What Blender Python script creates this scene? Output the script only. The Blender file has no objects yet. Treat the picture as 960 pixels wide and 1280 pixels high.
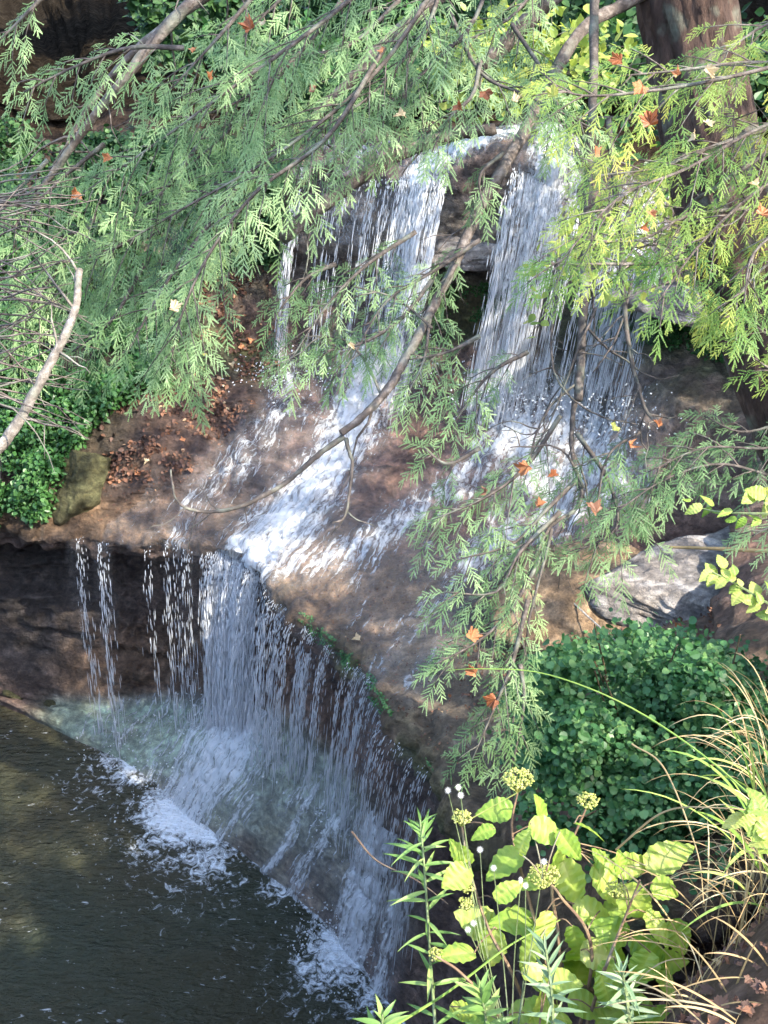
import bpy, math, random
import numpy as np
from mathutils import Vector
rng = np.random.default_rng(7)
random.seed(7)
scn = bpy.context.scene
col = scn.collection

# ------------------------------------------------------------------ camera
H = 9.0; PITCH = math.radians(30); VF = math.radians(48); TV = math.tan(VF/2); TH = TV*0.75
CAM = np.array([0, 0, H]); FW = np.array([0, math.cos(PITCH), -math.sin(PITCH)])
UPV = np.array([0, math.sin(PITCH), math.cos(PITCH)]); RT = np.array([1.0, 0, 0])
cd = bpy.data.cameras.new('camera'); co = bpy.data.objects.new('camera', cd); col.objects.link(co)
cd.sensor_fit = 'VERTICAL'; cd.angle = VF; cd.clip_start = 0.05; cd.clip_end = 500
co.location = CAM; co.rotation_euler = (math.radians(90)-PITCH, 0, 0); scn.camera = co

def ray(px, py): return FW + RT*((px-480)/480*TH) + UPV*((640-py)/640*TV)
def U(px, py, D): return CAM + ray(px, py)*D               # depth along the axis
def Uz(px, py, z): r = ray(px, py); return CAM + r*((z-H)/r[2])
def Uy(px, py, y): r = ray(px, py); return CAM + r*(y/r[1])
def proj(P):
    P = np.atleast_2d(P)-CAM; d = P@FW
    d = np.where(d > 0.05, d, 1e-3)
    return 480+(P@RT)/d/TH*480, 640-(P@UPV)/d/TV*640, d

# ------------------------------------------------------------------ noise
_T = np.random.default_rng(3).random(1 << 16)
def vnoise(P):
    P = np.asarray(P, float); i = np.floor(P).astype(np.int64); f = P-i; f = f*f*(3-2*f)
    def h(a, b, c): return _T[((a*73856093) ^ (b*19349663) ^ (c*83492791)) & 65535]
    x, y, z = i[..., 0], i[..., 1], i[..., 2]; fx, fy, fz = f[..., 0], f[..., 1], f[..., 2]
    def l(a, b, t): return a+(b-a)*t
    return l(l(l(h(x, y, z), h(x+1, y, z), fx), l(h(x, y+1, z), h(x+1, y+1, z), fx), fy),
             l(l(h(x, y, z+1), h(x+1, y, z+1), fx), l(h(x, y+1, z+1), h(x+1, y+1, z+1), fx), fy), fz)*2-1
def fbm(P, o=4, r=False):
    P = np.asarray(P, float); s = 0; a = 1; t = 0
    for k in range(o):
        n = vnoise(P*(2.03**k)+k*17.3)
        s = s+a*(1-2*np.abs(n) if r else n); t += a; a *= .5
    return s/t
def sstep(a, b, x): t = np.clip((x-a)/(b-a), 0, 1); return t*t*(3-2*t)
def norm(v): v = np.asarray(v, float); return v/(np.linalg.norm(v)+1e-9)

# ------------------------------------------------------------------ mesh helpers
class MB:
    def __init__(s): s.v = []; s.f3 = []; s.f4 = []; s.n = 0; s.r = []; s.uv = None
    def add(s, v, f, rnd=0.5):
        v = np.asarray(v, float); f = np.asarray(f, int)
        s.v.append(v)
        s.r.append(np.full(len(v), rnd) if np.isscalar(rnd) else np.asarray(rnd))
        (s.f3 if f.shape[1] == 3 else s.f4).append(f+s.n); s.n += len(v)
    def more(s, f):      # extra faces on the last block (indices local to the block)
        f = np.asarray(f, int); (s.f3 if f.shape[1] == 3 else s.f4).append(f+s.n-len(s.v[-1]))
    def build(s, name, mat, parent=None, smooth=False, attrs=None):
        v = np.concatenate(s.v); r = np.concatenate(s.r)
        off = np.zeros(3)
        if parent is not None: off = np.array((parent.parent or parent).location)   # parts sit at their thing's base
        f3 = np.concatenate(s.f3) if s.f3 else np.zeros((0, 3), int)
        f4 = np.concatenate(s.f4) if s.f4 else np.zeros((0, 4), int)
        me = bpy.data.meshes.new(name)
        me.vertices.add(len(v)); me.vertices.foreach_set('co', (v-off).astype(np.float32).ravel())
        nl = f3.size+f4.size; me.loops.add(nl)
        me.loops.foreach_set('vertex_index', np.concatenate([f3.ravel(), f4.ravel()]).astype(np.int32))
        me.polygons.add(len(f3)+len(f4))
        st = np.concatenate([np.arange(len(f3))*3, f3.size+np.arange(len(f4))*4]).astype(np.int32)
        me.polygons.foreach_set('loop_start', st)
        me.polygons.foreach_set('use_smooth', np.full(len(st), smooth))
        me.update(calc_edges=True)
        a = me.attributes.new('rnd', 'FLOAT', 'POINT'); a.data.foreach_set('value', r.astype(np.float32))
        for k, val in (attrs or {}).items():
            val = np.asarray(val)
            if val.ndim == 1:
                a = me.attributes.new(k, 'FLOAT', 'POINT'); a.data.foreach_set('value', val.astype(np.float32))
            else:
                a = me.attributes.new(k, 'FLOAT_VECTOR', 'POINT'); a.data.foreach_set('vector', val.astype(np.float32).ravel())
        me.materials.append(mat)
        o = bpy.data.objects.new(name, me); col.objects.link(o)
        if parent is not None: o.parent = parent
        return o
def origin_at(o, p):   # move a mesh object's origin to p without moving the mesh
    p = np.array(p); me = o.data; n = len(me.vertices); a = np.empty(n*3, np.float32)
    me.vertices.foreach_get('co', a); a = a.reshape(-1, 3)-p.astype(np.float32); me.vertices.foreach_set('co', a.ravel()); o.location = p; me.update()
def tag(o, label=None, cat=None, group=None, kind=None):
    if label: o['label'] = label
    if cat: o['category'] = cat
    if group: o['group'] = group
    if kind: o['kind'] = kind
    return o
def thing(name, label, cat, loc, group=None):
    o = bpy.data.objects.new(name, None); o.empty_display_size = .1; col.objects.link(o); o.location = loc
    return tag(o, label, cat, group)

def smooth_path(P, n):
    P = np.asarray(P, float); m = len(P)
    Q = np.vstack([2*P[0]-P[1], P, 2*P[-1]-P[-2]]); out = []
    for u in np.linspace(0, m-1, n):
        i = min(int(u), m-2); t = u-i; a, b, c, d = Q[i], Q[i+1], Q[i+2], Q[i+3]
        out.append(.5*((2*b)+(c-a)*t+(2*a-5*b+4*c-d)*t*t+(3*b-a-3*c+d)*t**3))
    return np.array(out)
def tube(mb, P, r, sides=6, rough=0, rnd=.5):
    P = np.asarray(P, float); n = len(P); r = np.broadcast_to(r, (n,))
    T = np.gradient(P, axis=0); T /= np.linalg.norm(T, axis=1)[:, None]+1e-9
    ref = np.array([0.31, .2, .93]); V = []
    a = norm(np.cross(T[0], ref))
    for i in range(n):
        a = norm(a-T[i]*np.dot(a, T[i])); b = np.cross(T[i], a)
        th = np.arange(sides)/sides*2*math.pi
        rr = r[i]*(1+(rng.normal(0, rough, sides) if rough else 0))
        V.append(P[i]+(np.cos(th)*rr)[:, None]*a+(np.sin(th)*rr)[:, None]*b)
    V = np.vstack(V+[P[:1], P[-1:]])
    i, j = np.meshgrid(np.arange(n-1), np.arange(sides), indexing='ij'); k = (j+1) % sides
    F = np.stack([i*sides+j, i*sides+k, (i+1)*sides+k, (i+1)*sides+j], -1).reshape(-1, 4)
    mb.add(V, F, rnd)
    c0, c1 = n*sides, n*sides+1; j = np.arange(sides); k = (j+1) % sides
    mb.more(np.vstack([np.stack([k, j, np.full(sides, c0)], 1), np.stack([(n-1)*sides+j, (n-1)*sides+k, np.full(sides, c1)], 1)]))

# ------------------------------------------------------------------ materials
def mat(name):
    m = bpy.data.materials.new(name); m.use_nodes = True; nt = m.node_tree; nt.nodes.clear(); return m, nt
def N(nt, t, **kw):
    n = nt.nodes.new(t)
    for k, v in kw.items():
        if k in n.inputs: n.inputs[k].default_value = v
        else: setattr(n, k, v)
    return n
def L(nt, a, b): nt.links.new(a, b)
def ramp(nt, fac, stops):
    r = nt.nodes.new('ShaderNodeValToRGB'); e = r.color_ramp.elements
    while len(e) < len(stops): e.new(.5)
    for k, (p, c) in enumerate(stops):
        e[k].position = p; e[k].color = (*c, 1) if len(c) == 3 else c
    L(nt, fac, r.inputs[0]); return r.outputs[0]
def leaf_mat(name, stops, trans=.35, rough=.5, nscale=3.0, spec=.4):
    m, nt = mat(name); out = N(nt, 'ShaderNodeOutputMaterial')
    at = N(nt, 'ShaderNodeAttribute', attribute_name='rnd')
    tc = N(nt, 'ShaderNodeTexCoord'); no = N(nt, 'ShaderNodeTexNoise', Scale=nscale, Detail=3.0)
    L(nt, tc.outputs['Object'], no.inputs['Vector'])
    ad = N(nt, 'ShaderNodeMath', operation='MULTIPLY_ADD'); L(nt, no.outputs['Fac'], ad.inputs[0]); ad.inputs[1].default_value = .8; 
    sb = N(nt, 'ShaderNodeMath', operation='MULTIPLY_ADD'); L(nt, at.outputs['Fac'], sb.inputs[0]); sb.inputs[1].default_value = .7; sb.inputs[2].default_value = -.25
    L(nt, sb.outputs[0], ad.inputs[2])
    c = ramp(nt, ad.outputs[0], stops)
    p = N(nt, 'ShaderNodeBsdfPrincipled', Roughness=rough); p.inputs['Specular IOR Level'].default_value = spec; L(nt, c, p.inputs['Base Color'])
    t = N(nt, 'ShaderNodeBsdfTranslucent')
    hs = N(nt, 'ShaderNodeHueSaturation', Saturation=1.15, Value=1.2, Hue=.49); L(nt, c, hs.inputs['Color']); L(nt, hs.outputs[0], t.inputs[0])
    mx = N(nt, 'ShaderNodeMixShader'); mx.inputs[0].default_value = trans
    L(nt, p.outputs[0], mx.inputs[1]); L(nt, t.outputs[0], mx.inputs[2]); L(nt, mx.outputs[0], out.inputs[0])
    return m
def bark_mat(name, a, b, scale=9, bump=.6, stretch=(1, 1, .25)):
    m, nt = mat(name); out = N(nt, 'ShaderNodeOutputMaterial'); tc = N(nt, 'ShaderNodeTexCoord')
    mp = N(nt, 'ShaderNodeMapping'); mp.inputs['Scale'].default_value = stretch; L(nt, tc.outputs['Object'], mp.inputs[0])
    n1 = N(nt, 'ShaderNodeTexNoise', Scale=float(scale), Detail=8.0, Roughness=.65); L(nt, mp.outputs[0], n1.inputs['Vector'])
    n2 = N(nt, 'ShaderNodeTexNoise', Scale=float(scale)*.3, Detail=3.0); L(nt, tc.outputs['Object'], n2.inputs['Vector'])
    c = ramp(nt, n1.outputs['Fac'], [(.3, tuple(x*.45 for x in a)), (.5, a), (.68, b)])
    g = N(nt, 'ShaderNodeMix', data_type='RGBA'); g.inputs[7].default_value = (.22, .25, .19, 1)
    r2 = ramp(nt, n2.outputs['Fac'], [(.52, (0, 0, 0)), (.7, (.6, .6, .6))]); L(nt, r2, g.inputs[0]); L(nt, c, g.inputs[6])
    p = N(nt, 'ShaderNodeBsdfPrincipled', Roughness=.85); L(nt, g.outputs[2], p.inputs['Base Color'])
    bp = N(nt, 'ShaderNodeBump', Strength=bump, Distance=.03); L(nt, n1.outputs['Fac'], bp.inputs['Height']); L(nt, bp.outputs[0], p.inputs['Normal'])
    L(nt, p.outputs[0], out.inputs[0]); return m

def rock_mat(name, attr=True, base=(.16, .12, .1), rough=(.3, .7), gloss=.5, fine=1.0):
    m, nt = mat(name); out = N(nt, 'ShaderNodeOutputMaterial'); tc = N(nt, 'ShaderNodeTexCoord')
    P = tc.outputs['Object']
    n1 = N(nt, 'ShaderNodeTexNoise', Scale=2.2, Detail=9.0, Roughness=.68, Distortion=.4); L(nt, P, n1.inputs['Vector'])
    n2 = N(nt, 'ShaderNodeTexNoise', Scale=17.0*fine, Detail=8.0, Roughness=.72); L(nt, P, n2.inputs['Vector'])
    mp = N(nt, 'ShaderNodeMapping'); mp.inputs['Scale'].default_value = (1, 1, 9); L(nt, P, mp.inputs[0])
    n3 = N(nt, 'ShaderNodeTexNoise', Scale=2.0, Detail=6.0, Roughness=.6); L(nt, mp.outputs[0], n3.inputs['Vector'])
    vo = N(nt, 'ShaderNodeTexVoronoi', Scale=7.0*fine, feature='F1'); L(nt, P, vo.inputs['Vector'])
    if attr:
        a = N(nt, 'ShaderNodeAttribute', attribute_name='col'); bc = a.outputs['Vector']
    else:
        rg = N(nt, 'ShaderNodeRGB'); rg.outputs[0].default_value = (*base, 1); bc = rg.outputs[0]
    v1 = ramp(nt, n1.outputs['Fac'], [(.28, (.5, .48, .46)), (.5, (1, 1, 1)), (.72, (1.5, 1.42, 1.3))])
    v2 = ramp(nt, n2.outputs['Fac'], [(.3, (.42, .42, .44)), (.52, (1, 1, 1)), (.72, (1.75, 1.7, 1.6))])
    v3 = ramp(nt, n3.outputs['Fac'], [(.35, (.75, .72, .7)), (.6, (1.15, 1.12, 1.1))])
    prev = bc
    for v in (v1, v2, v3):
        mu = N(nt, 'ShaderNodeMix', data_type='RGBA', blend_type='MULTIPLY'); mu.inputs[0].default_value = 1
        L(nt, prev, mu.inputs[6]); L(nt, v, mu.inputs[7]); prev = mu.outputs[2]
    p = N(nt, 'ShaderNodeBsdfPrincipled'); p.inputs['Specular IOR Level'].default_value = gloss; L(nt, prev, p.inputs['Base Color'])
    if attr:
        wa = N(nt, 'ShaderNodeAttribute', attribute_name='wet'); L(nt, wa.outputs['Fac'], p.inputs['Specular IOR Level'])
    rr = N(nt, 'ShaderNodeMapRange'); L(nt, n1.outputs['Fac'], rr.inputs[0]); rr.inputs[1].default_value = .35; rr.inputs[2].default_value = .65
    rr.inputs[3].default_value = rough[0]; rr.inputs[4].default_value = rough[1]; L(nt, rr.outputs[0], p.inputs['Roughness'])
    a1 = N(nt, 'ShaderNodeMath', operation='MULTIPLY_ADD'); L(nt, n3.outputs['Fac'], a1.inputs[0]); a1.inputs[1].default_value = .5; L(nt, n2.outputs['Fac'], a1.inputs[2])
    a2 = N(nt, 'ShaderNodeMath', operation='MULTIPLY_ADD'); L(nt, vo.outputs['Distance'], a2.inputs[0]); a2.inputs[1].default_value = .5; L(nt, a1.outputs[0], a2.inputs[2])
    n4 = N(nt, 'ShaderNodeTexNoise', Scale=5.5*fine, Detail=10.0, Roughness=.75, Distortion=.6); n4.noise_type = 'RIDGED_MULTIFRACTAL' if hasattr(n4, 'noise_type') else 'FBM'; L(nt, P, n4.inputs['Vector'])
    v4 = ramp(nt, n4.outputs['Fac'], [(.02, (.7, .68, .66)), (.22, (1.15, 1.15, 1.15)), (.9, (1.6, 1.58, 1.55))])
    mu = N(nt, 'ShaderNodeMix', data_type='RGBA', blend_type='MULTIPLY'); mu.inputs[0].default_value = 1; L(nt, prev, mu.inputs[6]); L(nt, v4, mu.inputs[7]); L(nt, mu.outputs[2], p.inputs['Base Color'])
    a3 = N(nt, 'ShaderNodeMath', operation='MULTIPLY_ADD'); L(nt, n4.outputs['Fac'], a3.inputs[0]); a3.inputs[1].default_value = .55; L(nt, a2.outputs[0], a3.inputs[2]); a2 = a3
    bp = N(nt, 'ShaderNodeBump', Strength=1.0, Distance=.11); L(nt, a2.outputs[0], bp.inputs['Height']); L(nt, bp.outputs[0], p.inputs['Normal'])
    L(nt, p.outputs[0], out.inputs[0]); return m

def film_mat(name, su=9, sv=2.2, veil_k=.62):
    """white water on a sheet: attribute 'flow' = how much water, 'fuv' = coordinates across / along the flow in metres"""
    m, nt = mat(name); out = N(nt, 'ShaderNodeOutputMaterial')
    fl = N(nt, 'ShaderNodeAttribute', attribute_name='flow'); uv = N(nt, 'ShaderNodeAttribute', attribute_name='fuv')
    def ns(sx, sy, det, dist=0.0):
        mp = N(nt, 'ShaderNodeMapping'); mp.inputs['Scale'].default_value = (sx, sy, 1); L(nt, uv.outputs['Vector'], mp.inputs[0])
        n = N(nt, 'ShaderNodeTexNoise', Scale=1.0, Detail=det, Roughness=.6, Distortion=dist); L(nt, mp.outputs[0], n.inputs['Vector']); return n.outputs['Fac']
    a = ns(su*2.2, sv, 5.0, .3); b = ns(su*.6, sv*.5, 3.0); c = ns(26, 14, 4.0, .8)
    def ma(op, x, y, z=None):
        n = N(nt, 'ShaderNodeMath', operation=op)
        for k, q in enumerate((x, y, z)):
            if q is None: continue
            if isinstance(q, (int, float)): n.inputs[k].default_value = q
            else: L(nt, q, n.inputs[k])
        return n.outputs[0]
    s = ma('MULTIPLY_ADD', a, 1.5, ma('MULTIPLY_ADD', b, .7, ma('MULTIPLY', c, .9)))     # mean 1.07
    s = ma('ADD', s, ma('MULTIPLY_ADD', fl.outputs['Fac'], .95, -1.97))
    al = N(nt, 'ShaderNodeMapRange'); L(nt, s, al.inputs[0]); al.inputs[1].default_value = 0; al.inputs[2].default_value = .42; al.inputs[3].default_value = 0; al.inputs[4].default_value = .95
    veil = ma('MULTIPLY', ma('MULTIPLY', fl.outputs['Fac'], veil_k), ma('ADD', b, .25))
    gate = ma('MULTIPLY', ma('MAXIMUM', al.outputs[0], veil), ma('MINIMUM', ma('MULTIPLY', fl.outputs['Fac'], 8.0), 1.0))
    p = N(nt, 'ShaderNodeBsdfPrincipled', Roughness=.35); p.inputs['Base Color'].default_value = (.88, .9, .92, 1)
    bp = N(nt, 'ShaderNodeBump', Strength=.8, Distance=.05); L(nt, s, bp.inputs['Height']); L(nt, bp.outputs[0], p.inputs['Normal'])
    t = N(nt, 'ShaderNodeBsdfTransparent'); mx = N(nt, 'ShaderNodeMixShader')
    tl = N(nt, 'ShaderNodeBsdfTranslucent'); tl.inputs[0].default_value = (.9, .93, .95, 1); m2 = N(nt, 'ShaderNodeMixShader'); m2.inputs[0].default_value = .35; L(nt, p.outputs[0], m2.inputs[1]); L(nt, tl.outputs[0], m2.inputs[2])
    L(nt, gate, mx.inputs[0]); L(nt, t.outputs[0], mx.inputs[1]); L(nt, m2.outputs[0], mx.inputs[2]); L(nt, mx.outputs[0], out.inputs[0]); return m

m_hem = leaf_mat('hemlock_green', [(.12, (.035, .085, .04)), (.45, (.17, .29, .115)), (.8, (.39, .54, .25))], .35)
m_hem_sunlit = leaf_mat('hemlock_sunlit', [(.1, (.04, .11, .03)), (.42, (.17, .31, .08)), (.68, (.36, .48, .12)), (.95, (.66, .62, .14))], .45)  # sunlit copy of the hemlock green, sunlight put into the leaf colour
m_ivy = leaf_mat('ivy_green', [(.1, (.025, .07, .02)), (.5, (.05, .14, .035)), (.9, (.12, .24, .07))], .25, .4)
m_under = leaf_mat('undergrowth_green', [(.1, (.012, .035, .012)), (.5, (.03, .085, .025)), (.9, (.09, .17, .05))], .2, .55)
m_shrub = leaf_mat('shrub_green', [(.1, (.035, .11, .035)), (.5, (.085, .22, .075)), (.9, (.22, .38, .13))], .25, .4)
m_litter = leaf_mat('dead_leaf', [(.1, (.05, .025, .018)), (.5, (.13, .065, .04)), (.75, (.28, .13, .07)), (.95, (.5, .36, .2))], .1, .6)
m_orange = leaf_mat('orange_leaf', [(.1, (.26, .09, .04)), (.5, (.46, .2, .09)), (.9, (.62, .38, .2))], .25, .5, 12)
m_pale = leaf_mat('pale_leaf', [(.1, (.5, .38, .2)), (.5, (.65, .52, .33)), (.9, (.75, .66, .45))], .3, .5, 12)
m_hyd = leaf_mat('hydrangea_leaf', [(.1, (.08, .18, .03)), (.4, (.25, .39, .06)), (.7, (.40, .50, .10)), (.98, (.60, .62, .22))], .42, .45, 14)
m_yel = leaf_mat('yellow_leaf', [(.1, (.16, .26, .06)), (.5, (.36, .45, .10)), (.9, (.58, .58, .18))], .45, .45, 6)
m_gold = leaf_mat('narrow_leaf', [(.1, (.1, .2, .05)), (.5, (.2, .34, .09)), (.9, (.38, .48, .16))], .4, .45, 8)
m_grey = leaf_mat('grey_leaf', [(.1, (.14, .22, .12)), (.5, (.24, .34, .17)), (.9, (.36, .42, .26))], .35, .6, 8)
m_straw = leaf_mat('straw', [(.1, (.3, .2, .09)), (.5, (.48, .35, .17)), (.9, (.62, .52, .32))], .25, .6, 8)
m_grass = leaf_mat('grass_green', [(.1, (.14, .26, .05)), (.5, (.28, .42, .09)), (.9, (.5, .52, .16))], .35, .5, 8)
m_flower = leaf_mat('flower_head', [(.1, (.25, .3, .06)), (.5, (.42, .45, .12)), (.9, (.6, .55, .22))], .3, .6, 60)
m_white = leaf_mat('white_petal', [(.1, (.7, .7, .68)), (.9, (.8, .8, .78))], .3, .6)
m_bark = bark_mat('hemlock_bark', (.065, .036, .026), (.13, .08, .056), 22, 1.0)
m_limb = bark_mat('limb_bark', (.11, .085, .07), (.26, .22, .19), 22, .6, (1, 1, 1))
m_twig = bark_mat('dark_twig', (.075, .06, .05), (.17, .14, .12), 30, .4, (1, 1, 1))
m_limb2 = bark_mat('grey_dead_bark', (.2, .17, .14), (.36, .33, .29), 26, .6, (1, 1, 1))
m_dead = bark_mat('dead_wood', (.33, .29, .25), (.52, .48, .42), 26, .5, (1, 1, 1))
m_stem = bark_mat('reddish_stem', (.2, .12, .07), (.3, .22, .12), 30, .3, (1, 1, 1))
m_gstem = bark_mat('green_stem', (.14, .18, .07), (.24, .28, .12), 30, .3, (1, 1, 1))
m_rock = rock_mat('wet_rock', True, rough=(.42, .78), gloss=.5)
m_soil = rock_mat('bank_soil', False, (.24, .16, .12), (.7, .95), .2)
m_boulder = rock_mat('mossy_rock', False, (.13, .13, .06), (.4, .8), .4)
m_tan = rock_mat('tan_rock', False, (.42, .30, .19), (.55, .85), .3)
m_greyrock = rock_mat('grey_rock', False, (.40, .38, .37), (.55, .85), .3)
m_film = film_mat('white_water_sheet', veil_k=.34)
m_curtain = film_mat('white_water_curtain', 20, 1.3, .16)
m_drop, nt = mat('white_water_drops'); o_ = N(nt, 'ShaderNodeOutputMaterial'); p_ = N(nt, 'ShaderNodeBsdfPrincipled', Roughness=.3)
p_.inputs['Base Color'].default_value = (.93, .94, .95, 1); t_ = N(nt, 'ShaderNodeBsdfTransparent'); x_ = N(nt, 'ShaderNodeMixShader'); x_.inputs[0].default_value = .85
tl = N(nt, 'ShaderNodeBsdfTranslucent'); tl.inputs[0].default_value = (.95, .96, .97, 1); m2 = N(nt, 'ShaderNodeMixShader'); m2.inputs[0].default_value = .4; L(nt, p_.outputs[0], m2.inputs[1]); L(nt, tl.outputs[0], m2.inputs[2])
L(nt, t_.outputs[0], x_.inputs[1]); L(nt, m2.outputs[0], x_.inputs[2]); L(nt, x_.outputs[0], o_.inputs[0])

# ------------------------------------------------------------------ the rock: one lofted sheet from the creek above down to the pool bed
def z(px, py, v): return Uz(px, py, v)
def y(px, py, v): return Uy(px, py, v)
def w(a, b, c): return np.array([a, b, c], float)
# rows: far, back, behind lip, upper lip, slab bottom, recess, base, slope, foot, shelf, lip, | wall bottom, apron mid, pool edge, bed
cols = [
 [w(-60,70,30), w(-40,24,20), w(-32,17,16), w(-30,14,14), w(-29,13,13), w(-28.5,12,12), w(-28,11,10), w(-27,10,8), w(-26,9,6), w(-25.5,8.5,5), w(-25,8,4), w(-24.5,8,2), w(-24.2,7.8,1), w(-24,7.5,0), w(-23,7,-1.2)],
 [w(-30,65,26), w(-18,24,14), w(-12.5,17,10.5), w(-10,14,8), w(-9.2,13,7), w(-8.7,12.4,5.8), w(-8.1,12,4.7), w(-7.8,11.6,3.9), w(-7.5,11.2,3.2), w(-7.4,11,3), w(-7.3,10.7,2.75), w(-7,11,.15), w(-7,10.9,.07), w(-7,10.8,0), w(-7,10,-1.2)],
 [y(-70,-60,60), y(-60,30,21), y(-50,130,15.5), y(-40,220,13.6), y(-35,280,13), y(-30,350,12.5), y(-30,440,12), y(-40,540,11.3), y(-45,610,10.95), z(-45,640,2.8), z(-45,655,2.65), z(-45,858,.12), z(-45,866,.06), z(-45,872,0), z(-60,960,-1.2)],
 [y(130,-60,60), y(140,60,21), y(160,150,15.5), y(230,235,13.6), y(230,300,13.2), y(225,370,12.8), y(215,450,12.2), y(190,540,11.5), y(160,598,11), z(145,632,2.82), z(108,664,2.65), z(128,876,.2), z(115,902,.12), z(103,928,0), z(60,1000,-1.2)],
 [y(320,-60,60), y(340,60,21), y(350,170,15), y(372,215,12.9), y(370,300,12.9), y(365,345,13.3), y(352,475,12.3), y(325,520,11.9), y(285,578,11.25), z(250,630,2.82), z(222,676,2.68), z(215,872,.36), z(190,915,.22), z(165,958,0), z(110,1050,-1.2)],
 [y(440,-60,60), y(460,60,21), y(470,165,14.5), y(482,203,12.6), y(478,300,12.6), y(474,335,13.2), y(462,455,12.5), y(436,520,11.9), y(402,590,11.05), z(355,648,2.86), z(310,700,2.7), z(302,885,.92), z(268,950,.52), z(234,1014,0), z(180,1120,-1.2)],
 [y(560,-60,60), y(570,60,21), y(575,155,14.5), y(570,192,12.4), y(568,318,12.4), y(566,335,13.2), y(545,455,12.6), y(515,535,11.8), y(484,615,10.7), z(438,700,2.86), z(388,770,2.7), z(392,938,1.22), z(355,1005,.68), z(312,1072,0), z(260,1180,-1.2)],
 [y(670,-60,60), y(680,60,21), y(670,155,14.5), y(660,190,12.2), y(655,322,12.2), y(652,345,12.9), y(645,510,11.7), y(610,590,11.1), y(575,655,10.2), z(520,745,2.9), z(462,840,2.7), z(455,1012,1.28), z(430,1080,.7), z(402,1150,0), z(360,1280,-1.2)],
 [y(790,-60,60), y(790,60,21), y(780,200,14.2), y(765,262,12.0), y(758,345,11.9), y(755,375,12.5), y(745,515,11.5), y(710,610,10.9), y(660,690,9.9), z(600,810,2.95), z(548,962,2.7), z(540,1095,1.3), z(520,1175,.7), z(500,1268,0), z(470,1400,-1.2)],
 [y(900,-60,60), y(900,90,21), y(880,250,13.5), y(855,335,11.4), y(848,365,11.3), y(842,395,12.0), y(825,490,11.0), y(790,610,10.3), y(742,700,9.4), z(700,850,3.15), z(650,1090,2.8), z(640,1220,.95), z(620,1330,.5), z(600,1420,0), z(580,1560,-1.2)],
 [y(1040,-60,60), y(1020,90,19), y(990,250,12.5), y(960,365,10.6), y(955,395,10.5), y(950,430,11.0), y(950,500,10.3), y(930,620,9.6), y(890,715,9.0), z(850,890,4.0), z(770,1180,3.4), z(760,1420,1.0), z(750,1500,.5), z(740,1600,0), z(720,1700,-1.2)],
 [w(34,65,28), w(16,20,14), w(9,13.5,9), w(6.6,10.5,6.4), w(6.3,10,6), w(6.3,9.8,5.6), w(6,9.4,5.3), w(5.6,8.6,5.1), w(5.3,7.8,4.9), w(4.4,5.6,5), w(3.8,4.2,4.9), w(4,4.2,1), w(3.9,3.9,.5), w(3.8,3.5,0), w(3.5,2.8,-1.2)],
 [w(70,60,34), w(40,18,22), w(32,12,18), w(28,9,15), w(27,8.5,14), w(27,8,13), w(26,7.5,12), w(25,6.5,11), w(24,5.5,10), w(23,4.5,9), w(22,3.5,8), w(21,3,5), w(20.5,2.5,2), w(20,2,0), w(19,1.5,-1.2)],
]
outn = [(0,-1),(0,-1),(0,-1),(0,-1),(-.1,-1),(-.4,-.9),(-.7,-.7),(-.75,-.65),(-.8,-.6),(-.8,-.6),(-.7,-.7),(-.5,-.8),(0,-1)]
depth_in = [.5,.6,.75,.8,.85,.9,.75,.7,.6,.5,.4,.3,.3]
G = []
for c, n, di in zip(cols, outn, depth_in):
    lip = c[10]; n = np.array([n[0], n[1], 0.]); n /= np.linalg.norm(n); wb = c[11]
    under = lip-n*.03+np.array([0, 0, -.27]); rec = lip-n*di+np.array([0, 0, -.55]); mid = (lip-n*di*.9)*.5+wb*.5-n*.12
    mid[2] = (lip[2]+wb[2])*.5-.1
    G.append(c[:11]+[under, rec, mid]+c[11:])
G = np.array(G)                                   # (13, 18, 3)
LIP_ROW = 10; UP_ROW = 3; NCOL, NROW = G.shape[:2]
def cr_matrix(n, ts):
    M = np.zeros((len(ts), n))
    for k, u in enumerate(ts):
        i = min(int(u), n-2); t = u-i
        for idx, wt in zip((i-1, i, i+1, i+2), (-.5*t+t*t-.5*t**3, 1-2.5*t*t+1.5*t**3, .5*t+2*t*t-1.5*t**3, -.5*t*t+.5*t**3)):
            M[k, min(max(idx, 0), n-1)] += wt
    return M
seg_c = [8, 14, 45, 45, 60, 60, 60, 60, 60, 45, 30, 8]
seg_r = [10, 20, 30, 34, 12, 34, 44, 44, 40, 60, 12, 20, 30, 34, 26, 26, 10]
ts_c = np.concatenate([np.linspace(i, i+1, k, endpoint=False) for i, k in enumerate(seg_c)]+[[NCOL-1]])
ts_r = np.concatenate([np.linspace(i, i+1, k, endpoint=False) for i, k in enumerate(seg_r)]+[[NROW-1]])
Mc, Mr = cr_matrix(NCOL, ts_c), cr_matrix(NROW, ts_r)
S = np.einsum('ai,bj,ijk->abk', Mc, Mr, G)
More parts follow.
